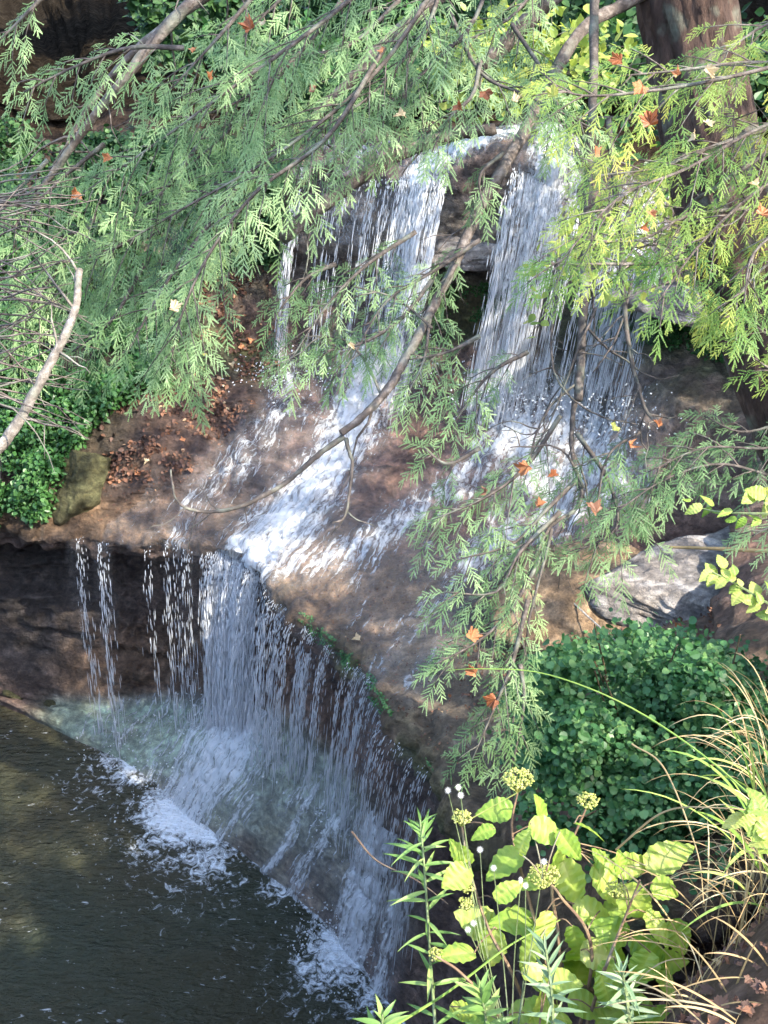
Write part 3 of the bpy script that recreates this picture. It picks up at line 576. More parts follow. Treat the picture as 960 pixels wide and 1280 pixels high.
def serrate_template(n=11, wide=.36, heart=True):
    t = np.linspace(0, 1, n); hw = wide*np.sin(math.pi*t**.72)**.9; hw[0] = .03; hw[-1] = 0
    V = []; 
    for k in range(n):
        tooth = 0.03 if k % 2 else -.008
        h = max(hw[k]+(tooth if 0 < k < n-1 else 0), 0); bx_ = t[k]-(.07*math.exp(-t[k]*9) if heart else 0)*(h > .05)
        ripple = .035*math.sin(k*2.3)
        V += [[bx_, h, .10*h+ripple*h*2-.22*t[k]**2], [t[k], h*.5, .07*h+.012*math.cos(k*3.1)-.22*t[k]**2], [t[k], 0, -.22*t[k]**2-.012], [t[k], -h*.5, .07*h-.012*math.cos(k*3.1)-.22*t[k]**2], [bx_, -h, .10*h-ripple*h*2-.22*t[k]**2]]
    F = []
    for i in range(n-1):
        for j in range(4): a = 5*i+j; F.append([a, a+1, a+6, a+5])
    return np.array(V), np.array(F)
def put(mb, tpl, p, x, nrm, s, rnd, bend=0):
    V, F = tpl
    if len(V) == 65:
        k_ = np.arange(65); rnd = np.clip(rnd+np.where(k_ % 5 == 2, .22, np.where((k_//5) % 2 == 0, .07, -.09)), 0, 1)
    x = norm(x); yv = norm(np.cross(nrm, x)); zv = np.cross(x, yv)
    V = V.copy(); V[:, 2] -= bend*V[:, 0]**2
    mb.add(p+(V[:, :1]*x+V[:, 1:2]*yv+V[:, 2:]*zv)*s, F, rnd)
OV, NA, RO, MA = leaf_template('oval'), leaf_template('narrow'), leaf_template('round'), maple_template()
SE = [serrate_template(13, wd) for wd in (.34, .39, .3)]
def bulk(mb, tpl, P, X, Nn, s, rnd):
    V, F = tpl; n = len(P)
    X = X/(np.linalg.norm(X, axis=1)[:, None]+1e-9); Y_ = np.cross(Nn, X); Y_ /= np.linalg.norm(Y_, axis=1)[:, None]+1e-9; Z_ = np.cross(X, Y_)
    W = P[:, None]+(V[None, :, :1]*X[:, None]+V[None, :, 1:2]*Y_[:, None]+V[None, :, 2:]*Z_[:, None])*s[:, None, None]
    mb.add(W.reshape(-1, 3), (F[None]+(np.arange(n)*len(V))[:, None, None]).reshape(-1, F.shape[1]), np.repeat(rnd, len(V)))

# ------------------------------------------------------------------ hemlock sprays
def frond_template(seed):
    r = np.random.default_rng(seed); V = []; F = []
    def strip(p, q, wd):
        d = norm(q-p); nn = norm(np.array([-d[1], d[0], 0])); b = len(V)
        V.extend([p+nn*wd, p-nn*wd, q-nn*wd*.4, q+nn*wd*.4]); F.append([b, b+1, b+2]); F.append([b, b+2, b+3])
    def needle(p, d, ln, wd):
        nn = np.array([-d[1], d[0], 0])*wd; b = len(V); q = p+d*ln
        V.extend([p+nn, p-nn, q]); F.append([b, b+1, b+2])
    Lf = 1.0; pos = .08; k = 0; strip(np.zeros(3), np.array([Lf, 0, -.02]), .012)
    def rot(d, a): return np.array([d[0]*math.cos(a)-d[1]*math.sin(a), d[0]*math.sin(a)+d[1]*math.cos(a), 0])
    def shoot(p, d, ln):
        m = max(3, int(ln/.036)); q = p+d*ln+np.array([0, 0, -.10*ln])
        strip(p, q, .009)
        for i in range(m):
            pp = p+(q-p)*((i+.6)/m)
            for s in (1, -1):
                nd = rot(d, s*(1.0+r.normal(0, .15))); nl = .050*(1-.45*(i/m))*(.8+.4*r.random())
                needle(pp+np.array([0, 0, r.normal(0, .006)]), norm(nd+np.array([0, 0, r.normal(-.05, .25)])), nl, .0155)
    while pos < .9:
        s = 1 if k % 2 else -1
        ln = .42*math.sin(math.pi*min(1, (1-pos)*.62+.12))*(.5+.75*r.random())
        d = rot(np.array([1., 0, 0]), s*(.85+r.normal(0, .2))); p0 = np.array([pos, 0, -.02*pos])
        shoot(p0, d, ln)
        pos += .078; k += 1
    shoot(np.array([.78, 0, -.02]), np.array([1., 0, 0]), .28)
    return np.array(V), np.array(F)
FR = [frond_template(k) for k in range(7)]
ANCH = []
def add_fronds(mb, items):
    """items: (p, dir, normal, size, droop, rnd)"""
    for (p, d, n, s, dr, rn) in items:
        V, F = FR[rng.integers(0, 7)]; d = norm(d); yv = norm(np.cross(n, d)); zv = np.cross(d, yv)
        W = p+(V[:, :1]*d+V[:, 1:2]*yv*(.9+.25*rng.random())+V[:, 2:]*zv)*s
        W[:, 2] -= dr*s*V[:, 0]**2+abs(V[:, 1])*s*.12
        mb.add(W, F, np.clip(rn+.35*(V[:, 0]-.4)+rng.normal(0, .04), 0, 1)); ANCH.append((*(p+d*s*.5+np.array([0, 0, -dr*s*.25])), 0))
def bough(fol, wood, P, side=.34, fr=.17, step=.055, r0=.012, t0=.08, tilt=(.55, .75), droop=.3, rn=.5, dens=.8):
    P = np.asarray(P, float); n = max(12, int(np.linalg.norm(np.diff(P, axis=0), axis=1).sum()/.05)); Q = smooth_path(P, n)
    T = np.gradient(Q, axis=0); ln = np.linalg.norm(np.diff(Q, axis=0), axis=1).sum()
    tube(wood, Q, np.linspace(r0, .003, n), 5)
    up = np.array([0, 0, 1.]); items = []
    m = int(ln*(1-t0)/step*dens); s = 1
    for k in range(m):
        t = t0+(1-t0)*(k+.5)/m; i = min(int(t*(n-1)), n-1); p = Q[i]; tg = norm(T[i])
        vw = norm(CAM-p); nn = norm(up*tilt[0]+vw*tilt[1]+rng.normal(0, .22, 3)); lat = norm(np.cross(nn, tg)); s = -s
        d = norm(tg*(.75+.3*rng.random())+lat*s*.62+rng.normal(0, .16, 3))
        l = side*(math.sin(math.pi*min(1, (1-t)*.8+.14))**.8)*(.45+.75*rng.random())
        mm = max(1, int(l/(fr*.42))); pts = []
        for u in np.linspace(0, 1, mm+2): pts.append(p+d*l*u+np.array([0, 0, -droop*l*u*u]))
        pts = np.array(pts); tube(wood, pts, np.linspace(.004, .0015, len(pts)), 3)
        base = np.clip(rn+rng.normal(0, .2), .02, .98)
        for q_ in range(1, len(pts)):
            td = norm(pts[q_]-pts[q_-1]); ss = 1 if q_ % 2 else -1
            if q_ == len(pts)-1: items.append((pts[q_]-td*fr*.25, td, nn, fr*(.75+.4*rng.random()), .35+.5*droop*rng.random(), base))
            else:
                dd = norm(td*.75+norm(np.cross(nn, td))*ss*.7+rng.normal(0, .1, 3)); items.append((pts[q_], dd, nn, fr*(.6+.4*rng.random()), .3+.5*droop*rng.random(), base))
    items.append((Q[-1], T[-1], norm(up+vw), fr, .4, rn)); add_fronds(fol, items)

def path(*pts): return [U(*p) for p in pts]

# --- hemlock tree standing on the right bank
TR = smooth_path([U(842,-330,5.3), U(850,-60,5.6), U(868,60,5.8), U(905,260,6.0), U(965,430,6.3), U(1020,590,6.5), U(1050,720,6.55)], 70)
trunk_base = TR[-1].copy(); TR = np.vstack([TR, trunk_base+(TR[-1]-TR[-5])*np.array([[.7], [1.6], [3.]])])
tree = thing('hemlock_tree', 'hemlock tree with reddish brown trunk at top right and pale boughs across the falls', 'tree', tuple(trunk_base))
n = len(TR); sides = 40; mb = MB(); rad = np.interp(np.arange(n), [0, n*.3, n*.8, n-1], [.2, .205, .24, .36])
T = np.gradient(TR, axis=0); T /= np.linalg.norm(T, axis=1)[:, None]; a0 = norm(np.cross(T[0], [0, 1, 0])); V = []
NN = 260; TRf = smooth_path(TR, NN); Tf = np.gradient(TRf, axis=0); Tf /= np.linalg.norm(Tf, axis=1)[:, None]; radf = np.interp(np.linspace(0, n-1, NN), range(n), rad); a = a0
sides = 72
for i in range(NN):
    a = norm(a-Tf[i]*np.dot(a, Tf[i])); b = np.cross(Tf[i], a); th = np.arange(sides)/sides*2*math.pi
    cir = np.stack([np.cos(th)*3.0, np.sin(th)*3.0, np.full(sides, TRf[i, 2]*1.3)], -1)
    rg = fbm(cir*np.array([2.6, 2.6, 1.0]), 4, True)*.045+fbm(cir*np.array([5, 5, 7]), 2)*.008
    V.append(TRf[i]+((radf[i]+rg)[:, None])*(np.cos(th)[:, None]*a+np.sin(th)[:, None]*b))
gi, gj = np.meshgrid(np.arange(NN-1), np.arange(sides), indexing='ij'); gk = (gj+1) % sides
mb.add(np.vstack(V), np.stack([gi*sides+gj, gi*sides+gk, (gi+1)*sides+gk, (gi+1)*sides+gj], -1).reshape(-1, 4)); mb.build('trunk', m_bark, tree, True)
top = TR[0]+np.array([-.05, 0, 0])

def limb_part(parent, pts, r0, r1, m=m_limb, twigs=0, name='limb', sides=8, tl=.4):
    mb = MB(); Q = smooth_path(pts, max(16, 8*len(pts))); Q += np.cumsum(rng.normal(0, .0016, Q.shape), 0)
    tube(mb, Q, np.linspace(r0, r1, len(Q))*(1+.06*np.sin(np.arange(len(Q))*1.7)), sides, .05)
    for k in range(twigs):
        i = rng.integers(len(Q)//4, len(Q)-1); p = Q[i]; tg = norm(Q[min(i+1, len(Q)-1)]-Q[i-1]); d = norm(tg*.6+norm(rng.normal(0, 1, 3))*.8+np.array([0, 0, -.25])); l = tl*(.3+rng.random())
        tw = [p]; 
        for s in range(6): d = norm(d+rng.normal(0, .22, 3)+np.array([0, 0, -.06])); tw.append(tw[-1]+d*l/6)
        tube(mb, tw, np.linspace(min(max(r1*.7, .0035), .007), .0015, 7), 4)
        if rng.random() < .5:
            j = rng.integers(1, 5); d2 = norm(d+rng.normal(0, .6, 3)); tube(mb, [tw[j], tw[j]+d2*l*.22, tw[j]+d2*l*.4+np.array([0, 0, -.02])], [.0025, .002, .001], 3)
    return mb.build(name, m, parent, True)

# limbs that reach left over the gorge (start on the trunk above the frame)
TP = lambda zz: TR[0]+np.array([0, 0, zz])
limb_part(tree, [TR[3], U(620,-260,4.9), *path((420,-140,4.9),(245,-10,4.8),(150,100,4.9),(70,205,5.1),(30,260,5.2))], .046, .01, m_limb, 14)
limb_part(tree, [TR[3], U(600,-150,5.2), *path((430,-110,5.1),(220,20,5.0),(120,120,5.1),(60,230,5.3))], .036, .008, m_limb, 16)
limb_part(tree, [TR[5], *path((700,-120,5.3),(520,20,5.2),(400,140,5.2),(300,240,5.3),(200,330,5.4),(120,400,5.5))], .045, .008, m_limb, 10)
limb_part(tree, [TR[4], *path((760,-60,5.4),(690,0,5.4),(620,70,5.5),(600,85,5.5))], .05, .035, m_limb, 2)
limb_part(tree, [TR[14], *path((780,5,5.6),(720,50,5.5),(655,170,5.3),(600,265,5.2),(572,330,5.15),(520,430,5.1),(480,500,5.05),(430,545,5.0))], .035, .016, m_limb, 3)
limb_part(tree, path((430,545,5.0),(395,570,5.0),(340,610,4.95),(270,635,4.95),(225,625,4.9),(212,580,4.9)), .014, .004, m_twig, 5)
limb_part(tree, path((432,548,5.0),(440,580,5.0),(432,640,4.95),(415,655,4.95)), .010, .004, m_twig, 2, tl=.15)
limb_part(tree, path((620,160,5.3),(560,170,5.3),(478,205,5.3),(420,245,5.25),(358,296,5.2)), .026, .038, m_limb, 3, sides=9)
limb_part(tree, path((520,100,5.3),(440,190,5.3),(390,225,5.3),(340,262,5.3),(290,270,5.3)), .022, .012, m_limb, 6)
limb_part(tree, path((745,-20,5.2),(742,120,5.1),(735,250,5.05),(732,380,5.0),(728,500,4.95)), .022, .02, m_twig, 6, sides=7)
limb_part(tree, path((760,150,5.1),(775,300,5.0),(782,420,4.9),(800,500,4.85),(820,525,4.8)), .014, .006, m_twig, 5)
limb_part(tree, path((720,500,4.95),(718,560,4.9),(730,625,4.85),(690,660,4.8),(660,720,4.8)), .012, .006, m_twig, 6)
for pp in (((700,340,5),(690,420,4.95),(700,480,4.9),(745,515,4.9),(800,530,4.9)), ((745,385,5),(720,440,4.9),(690,520,4.9),(640,600,4.85)), ((790,350,5),(770,420,4.9),(740,470,4.9)), ((730,470,4.95),(680,520,4.9),(655,590,4.85)),
           ((730,610,4.85),(700,560,4.8),(640,560,4.8)), ((690,660,4.8),(665,760,4.75),(650,850,4.75),(640,900,4.7)), ((540,410,5.05),(500,380,5.1),(440,360,5.1)), ((480,500,5.05),(440,430,5.1),(380,420,5.1))):
    limb_part(tree, path(*pp), .007, .003, m_twig, 3, sides=5, tl=.25)

BL = [  # path, side, tilt, rn
 ([(520,-70,4.9),(400,30,4.8),(290,110,4.8),(180,190,4.9),(90,250,5.0)], .34), ([(560,-40,5.0),(470,90,4.9),(350,190,4.9),(230,260,5.0),(110,330,5.1)], .34),
 ([(230,60,4.7),(160,60,4.7),(90,85,4.7),(30,115,4.75)], .24), ([(480,60,4.9),(410,170,4.8),(320,240,4.8),(260,320,4.8),(225,400,4.8),(212,465,4.85)], .25),
 ([(400,140,5.1),(270,230,5.1),(160,310,5.2),(40,380,5.3)], .33), ([(330,-20,4.8),(270,50,4.8),(215,110,4.8)], .22), ([(450,-30,4.9),(380,60,4.9),(310,120,4.9),(240,150,4.9)], .26),
 ([(130,180,5),(70,230,5.1),(10,290,5.1)], .26), ([(200,290,5.1),(110,320,5.2),(20,340,5.2)], .26), ([(180,330,5.2),(140,400,5.2),(90,440,5.3)], .2), ([(300,230,5),(210,350,5),(160,440,5)], .2),
 ([(560,-60,5.1),(540,20,5),(500,80,5),(450,130,5),(380,170,5)], .3), ([(620,-50,5.2),(590,30,5.1),(540,80,5.1),(500,120,5.1),(460,140,5.1)], .22), ([(420,-60,5.2),(350,0,5.2),(300,50,5.2)], .3),
 ([(60,200,5.2),(20,240,5.2),(-40,290,5.2)], .25), ([(120,270,5.3),(60,350,5.3),(0,440,5.4)], .25), ([(330,240,5.2),(270,280,5.2),(200,370,5.2),(230,430,5.2)], .24), ([(250,180,5.2),(180,260,5.2),(60,300,5.3)], .3),
 ([(380,60,5.2),(290,160,5.2),(220,220,5.2)], .26), ([(500,0,5.3),(430,60,5.3),(330,70,5.3)], .26), ([(700,-60,5.3),(640,20,5.2),(560,60,5.2)], .28), ([(60,-10,5.2),(30,20,5.2),(0,50,5.2)], .16),
]
for k, (pp, sd) in enumerate(BL):
    fol, wood = MB(), MB(); bough(fol, wood, path(*pp), sd*1.05, .118, .043, rn=.55)
    br = wood.build('branch', m_twig, tree, True); fol.build('foliage', m_hem, br)
BC = [([(600,300,5.1),(540,340,5.1),(480,380,5.1),(440,450,5.1)], .18), ([(600,80,5.1),(590,120,5.0),(560,150,5.0),(540,190,5.0)], .13), ([(520,290,5.1),(460,330,5.1),(410,380,5.1),(360,455,5.1)], .2), ([(540,350,5.1),(500,400,5.1),(450,430,5.1),(400,440,5.1)], .16),
 ([(570,330,5.1),(540,390,5.1),(530,450,5.05),(505,500,5.05)], .15), ([(560,10,5.2),(600,90,5.1),(660,120,5),(740,160,5)], .24), ([(640,30,5.2),(690,110,5.1),(700,170,5.1)], .2), ([(630,190,5.1),(600,220,5.1),(605,260,5.1)], .09),
 ([(700,520,4.9),(660,580,4.85),(610,620,4.8),(540,650,4.8)], .2), ([(720,600,4.85),(680,640,4.8),(640,680,4.8),(570,700,4.75)], .17), ([(700,640,4.8),(650,690,4.75),(620,740,4.75),(555,740,4.75)], .17),
 ([(680,690,4.8),(640,760,4.75),(600,800,4.75),(545,830,4.7)], .16), ([(660,750,4.75),(640,830,4.7),(620,880,4.7),(590,950,4.7)], .17), ([(650,830,4.7),(655,880,4.7),(640,960,4.7)], .13), ([(600,560,4.9),(560,580,4.9),(530,560,4.9)], .12),
 ([(660,440,5),(610,470,5),(560,540,5)], .15), ([(420,330,5.2),(380,350,5.2),(340,400,5.2)], .12), ([(720,540,4.9),(760,600,4.9),(770,660,4.85),(720,690,4.8)], .18), ([(600,420,5.05),(560,440,5.05),(510,450,5.05)], .13)]
for k, (pp, sd) in enumerate(BC):
    fol, wood = MB(), MB(); bough(fol, wood, path(*pp), sd*1.15, .11, .045, rn=.5)
    br = wood.build('branch', m_twig, tree, True); fol.build('foliage', m_hem, br)

# --- second hemlock, just outside the frame on the right, its sunlit boughs reach in
t2b = np.array([4.7, 4.9, 5.0])
tree2 = thing('hemlock_tree', 'hemlock boughs in yellow green sunlight reaching in from the right edge over the brown trunk', 'tree', tuple(t2b))
T2 = smooth_path([t2b+[.05, 0, -.8], t2b, t2b+[-.05, 0, 3], t2b+[-.15, .1, 7]], 40); mb = MB(); tube(mb, T2, np.linspace(.24, .14, 40), 16, .05); mb.build('trunk', m_bark, tree2, True)
BR = [([(1050,85,4.2),(940,78,4.2),(850,88,4.2),(775,95,4.2)], .16), ([(1050,60,4.0),(940,90,4.0),(840,110,4.0),(740,120,4.0),(690,110,4.0)], .24), ([(1060,120,4.1),(950,160,4.1),(860,210,4.1),(770,250,4.1),(690,340,4.1)], .24), ([(1060,190,4.2),(960,230,4.2),(880,300,4.2),(820,380,4.2)], .22),
 ([(1040,300,4.2),(960,330,4.2),(900,400,4.2)], .2), ([(1040,400,4.3),(970,420,4.3),(930,400,4.3),(890,395,4.3)], .16), ([(1040,10,4.3),(960,30,4.3),(900,70,4.3)], .2), ([(820,330,4.3),(760,330,4.3),(680,330,4.2)], .14),
 ([(1000,150,4.3),(900,180,4.3),(820,210,4.3),(740,220,4.3)], .22), ([(940,260,4.3),(860,270,4.3),(800,300,4.3),(730,300,4.3)], .2), ([(1030,480,4.4),(980,470,4.4),(930,440,4.4)], .14), ([(1020,220,4.1),(980,280,4.1),(940,320,4.1),(930,380,4.1)], .2)]
for k, (pp, sd) in enumerate(BR):
    fol, wood = MB(), MB(); bough(fol, wood, path(*pp), sd*1.05, .11, .042, r0=.009, rn=.55, dens=.8, droop=.15, tilt=(.8, .6))
    br = wood.build('branch', m_limb, tree2, True); fol.build('foliage', m_hem_sunlit, br)
BR2 = [([(1040,540,4.6),(960,560,4.6),(880,560,4.6),(810,590,4.6)], .18), ([(980,600,4.6),(900,580,4.6),(830,600,4.6),(770,640,4.6)], .15), ([(860,540,4.7),(820,600,4.7),(790,650,4.7)], .14), ([(1040,620,4.5),(980,650,4.5),(940,670,4.5)], .14), ([(800,540,4.7),(760,570,4.7),(745,640,4.7)], .13), ([(1000,520,4.8),(930,540,4.8),(880,520,4.8)], .12)]
for k, (pp, sd) in enumerate(BR2):
    fol, wood = MB(), MB(); bough(fol, wood, path(*pp), sd*1.05, .105, .046, r0=.007, rn=.5)
    br = wood.build('branch', m_twig, tree2, True); fol.build('foliage', m_hem, br)
for pp in (((1060,60,4.0),(1000,160,4.1),(900,230,4.2),(860,260,4.3),(820,320,4.3),(800,350,4.3)), ((1060,330,4.3),(960,265,4.25),(930,265,4.2)), ((860,300,4.5),(830,330,4.4),(780,300,4.4),(760,230,4.4))):
    limb_part(tree2, path(*pp), .012, .005, m_twig, 5)

# --- unseen canopy added above the frame, shaped along the sun to shade the gorge
SUN = norm([.62, -.42, .72])
def shade_crown(parent, targets, lit, nleaf, mtl):
    P = []
    while len(P) < nleaf:
        t = targets[rng.integers(0, len(targets))]; base = t[0]+rng.normal(0, 1, 3)*t[1]
        zt = 10.1+rng.random()*3.4; p = base+SUN*((zt-base[2])/SUN[2])
        if any(np.linalg.norm(np.cross(p-l, SUN)) < r for l, r in lit): continue
        P.append(p)
    P = np.array(P); n = len(P); X = rng.normal(0, 1, (n, 3))*np.array([1, 1, .35]); Nn = np.array([0, 0, 1.])+rng.normal(0, .45, (n, 3))
    mb = MB(); V = np.array([[0, .05, 0], [.35, .3, -.02], [.3, .08, 0], [.7, .22, -.08], [.62, .04, -.05], [1, 0, -.15], [.62, -.06, -.05], [.7, -.24, -.08], [.32, -.09, 0], [.36, -.28, -.02], [0, -.05, 0]])
    F = np.array([[0, 10, 2], [2, 10, 8], [0, 2, 1], [10, 9, 8], [2, 8, 4], [4, 8, 6], [2, 4, 3], [8, 7, 6], [4, 6, 5]])
    bulk(mb, (V, F), P, X, Nn, .22+.2*rng.random(n), rng.random(n)); mb.build('shade_crown', mtl, parent)
LIT = [(U(800,120,4.1), .5), (U(870,250,4.2), .45), (U(760,1080,2.3), .3), (U(640,1080,2.3), .3), (U(700,1200,2.2), .35), (U(920,1170,1.9), .6), (U(920,900,2.6), .35), (U(930,370,6.5), .2), (Uz(760,750,3.3), .35), (Uz(332,688,2.75), .3), (U(870,30,5.6), .3), (U(620,620,4.8), .3), (U(600,820,4.7), .3), (U(860,590,4.6), .3), (Uz(295,760,2.0), .45), (Uz(420,1050,.8), .25), (Uz(240,1010,.1), .25), (Uz(900,735,3.5), .4), (U(930,740,3), .3), (U(560,1060,2.4), .3)]  # spots kept sunlit by holes in the added canopy
TG = [(Uz(300,700,2.7), np.array([1.6, 1.2, .8])), (Uz(200,1000,0), np.array([1.8, 1.6, .3])), (Uz(350,1150,0), np.array([1.8, 1.2, .3])), (Uz(60,1050,0), np.array([1.0, 1.2, .1])), (Uy(550,300,12), np.array([1.6, .6, 1.2])), (Uy(200,450,12), np.array([1.4, .8, 1])), (U(250,250,5), np.array([1.1, .7, .8])), (Uz(600,650,3), np.array([1.4, 1.2, .6])), (Uy(750,550,10.5), np.array([1.2, 1, 1])), (Uy(100,150,14), np.array([1.5, 2, 1.5])), (Uy(60,60,20), np.array([3, 3, 2])), (Uy(400,100,16), np.array([4, 3, 1.5])), (Uz(500,700,2.9), np.array([.7, .6, .4]))]
shade_crown(tree, TG, LIT, 4800, m_hem)
for k in range(7):   # the limbs that carry the crown
    a = rng.random()*6.28; l = 2.5+rng.random()*1.5
    s_ = top+np.array([0, 0, .2+.45*k]); c_ = s_+np.array([math.cos(a)*l, math.sin(a)*l, .35])
    if k == 0: s_ = TR[1]
limb_part(tree, [TR[0]+[0, 0, -.1], TR[0]+[-.1, -.1, 2.2], TR[0]+[-.15, -.1, 4.5]], .2, .07, m_bark, 24, 'limb', 12, 3.0)

# ------------------------------------------------------------------ plants on the rock
mask_all = (PX > -60) & (PX < 1020) & (PY > -80) & (PY < 1300)
def scatter(region, n, rows=(2.2, 10.5)):
    j0, j1 = rowi(rows[0]), rowi(rows[1]); sub = np.zeros(PX.shape, bool); sub[:, j0:j1] = True
    m = sub & region(PX, PY); ii, jj = np.nonzero(m)
    i2 = np.clip(ii+1, 0, nc-1); j2 = np.clip(jj+1, 0, nr-1)
    area = np.linalg.norm(np.cross(S2[i2, jj]-S2[ii, jj], S2[ii, j2]-S2[ii, jj]), axis=1)
    k = rng.choice(len(ii), n, p=area/area.sum()); return S2[ii[k], jj[k]]+rng.normal(0, .012, (n, 3))*[1, 1, 0], N2[ii[k], jj[k]]
def cover(name, region, n, size, thick, mtl, tpl, label, cat, rows=(2.2, 10.5), clump=2.2, lo=-.15, ret=False, mode=None):
    P, Nn = scatter(region, n*2, rows); c = fbm(P*clump, 3); keep = c+rng.normal(0, .1, len(c)) > lo; P, Nn, c = P[keep][:n], Nn[keep][:n], c[keep][:n]
    out = np.array([0, -.35, .6])+Nn*.5; P = P+out*(thick*(rng.random(len(P))**.7)*(.5+np.clip(c-lo, 0, 1)))[:, None]
    X = rng.normal(0, 1, (len(P), 3))+np.array([0, -.5, -.5]); NL = np.array([0, -.4, .9])+rng.normal(0, .45, (len(P), 3))
    mb = MB(); bulk(mb, tpl, P, X, NL, size*(.55+.8*rng.random(len(P))), np.clip(rng.normal(.5, .22, len(P)), 0, 1))
    o = mb.build(name, mtl)
    if label: tag(o, label, cat, kind='stuff')
    return o
def ell(x0, y0, rx, ry): return lambda X, Y: ((X-x0)/rx)**2+((Y-y0)/ry)**2 < 1
def poly(*pts):
    pts = np.array(pts, float)
    def f(X, Y):
        ins = np.zeros(X.shape, bool); j = len(pts)-1
        for i in range(len(pts)):
            xi, yi = pts[i]; xj, yj = pts[j]
            c = ((yi > Y) != (yj > Y)) & (X < (xj-xi)*(Y-yi)/(yj-yi+1e-9)+xi); ins ^= c; j = i
        return ins
    return f
cover('ground_cover', poly((-60,330),(130,330),(215,420),(215,480),(140,520),(95,570),(60,655),(-60,660)), 26000, .056, .36, m_ivy, OV, 'bright green leafy ground cover on the left bank above the ledge', 'ground cover', lo=-.22, clump=3)
cover('ground_cover', poly((120,180),(360,190),(370,260),(350,330),(250,345),(240,420),(150,430),(60,330),(-60,330),(-60,150)), 16000, .06, .25, m_under, RO, 'dark green ground cover on the bank behind the hanging left boughs', 'ground cover', lo=-.35)
cover('moss_tufts', poly((540,355),(640,355),(640,400),(540,405)), 2500, .03, .05, m_ivy, OV, 'small green tufts growing in the recess under the top ledge', 'moss', rows=(4.5, 6.5), lo=-.1)
cover('moss_tufts', poly((360,700),(400,690),(470,790),(600,950),(570,990),(520,940),(440,850),(370,770)), 2600, .02, .03, m_shrub, OV, 'green mossy tufts along the dripping lip of the lower ledge', 'moss', rows=(10.0, 11.2), lo=.05, clump=5)
cover('ledge_ferns', poly((700,380),(860,395),(960,440),(960,480),(860,440),(760,430)), 3500, .04, .10, m_ivy, OV, 'green plants along the dark overhang at the right', 'plants', rows=(4.0, 6.8), lo=-.1)
cover('leaf_litter', poly((130,470),(210,420),(250,340),(350,340),(350,420),(320,500),(250,590),(140,610),(120,560)), 2600, .055, .02, m_litter, OV, 'brown and orange fallen leaves lying on the left rock slope', 'leaf litter', rows=(3, 9), lo=-.05, clump=3.5)
cover('leaf_litter', poly((640,690),(900,690),(900,810),(760,830),(640,900),(560,900),(560,830)), 1100, .045, .015, m_litter, OV, 'brown leaf litter and needles scattered on the right side of the shelf', 'leaf litter', rows=(7.5, 10.3), lo=-.2)
cover('ground_cover', poly((640,860),(690,800),(860,790),(960,840),(960,1050),(640,980)), 5000, .045, .12, m_shrub, OV, 'low green plants growing on the bank round the foot of the leafy shrub', 'ground cover', rows=(6.5, 11), lo=-.05, clump=2.5)
cover('debris', poly((330,680),(700,640),(760,700),(660,960),(560,960),(440,840)), 2600, .022, .006, m_litter, OV, 'small twigs needles and leaf bits scattered over the wet shelf', 'debris', rows=(7.6, 10.3), lo=-.3, clump=3)
cover('debris', poly((120,600),(280,560),(330,640),(260,670),(110,655)), 500, .022, .006, m_litter, OV, 'small leaf bits scattered over the flat left end of the shelf', 'debris', rows=(7.6, 10.3), lo=-.3, clump=3)
# background understorey above the falls
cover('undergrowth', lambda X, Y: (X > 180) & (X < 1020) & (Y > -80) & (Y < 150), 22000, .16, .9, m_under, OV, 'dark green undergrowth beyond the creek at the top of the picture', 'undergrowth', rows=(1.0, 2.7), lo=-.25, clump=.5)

# ------------------------------------------------------------------ rocks
def rock_thing(name, c, size, mtl, label, seed=0, rot=0, cut=.5, tiltx=0):
    r = np.random.default_rng(seed); nu, nv = 110, 60; V = []
    u = np.linspace(0, 2*math.pi, nu, endpoint=False); v = np.linspace(-math.pi/2, math.pi/2, nv)
    uu, vv = np.meshgrid(u, v, indexing='ij'); D_ = np.stack([np.cos(vv)*np.cos(uu), np.cos(vv)*np.sin(uu), np.sin(vv)], -1)
    rad = np.full(uu.shape, 1.0)
    for k in range(13):
        n_ = norm(r.normal(0, 1, 3)*[1, 1, .8]); h = cut+.3*r.random(); dd = D_@n_; rad = np.where(dd > .05, np.minimum(rad, h/np.maximum(dd, .05)), rad)
    rad = rad+fbm(D_*2.5+seed, 5)*.10+fbm(D_*8+seed, 4)*.045
    Q = D_*rad[..., None]*np.array(size); cr, sr = math.cos(rot), math.sin(rot); ct, st = math.cos(tiltx), math.sin(tiltx)
    Q = Q@np.array([[1, 0, 0], [0, ct, st], [0, -st, ct]]); Q = Q@np.array([[cr, sr, 0], [-sr, cr, 0], [0, 0, 1]])
    mb = MB(); a, b = np.meshgrid(np.arange(nu), np.arange(nv-1), indexing='ij'); a2 = (a+1) % nu
    mb.add(Q.reshape(-1, 3), np.stack([a*nv+b, a2*nv+b, a2*nv+b+1, a*nv+b+1], -1).reshape(-1, 4)); o = mb.build(name, mtl, None, True); o.location = tuple(c)
    return tag(o, label, 'rock')
rock_thing('boulder', Uz(102, 606, 3.0), (.5, .42, .68), m_boulder, 'dark mossy upright boulder at the left end of the shelf', 6, .5, .4, .15)
rock_thing('boulder', Uz(272, 578, 3.05), (.16, .12, .08), m_rock if False else m_boulder, 'small flat brown stone at the back of the left shelf', 8, .2, .6)
rock_thing('rock_slab', Uz(765, 760, 3.2), (1.2, 1.3, .36), m_tan, 'tan flat rock slab strewn with leaves on the right', 12, -.3, .42, .35)
rock_thing('rock_slab', Uz(955, 750, 3.42), (1.7, 1.2, .26), m_greyrock, 'pale grey rock slab at the right edge beside the tan slab', 15, .3, .42, .3)
rock_thing('rock_slab', Uz(690, 822, 3.12), (.26, .14, .07), m_boulder, 'dark thin rock edge poking out above the leafy shrub', 17, -.4, .6)
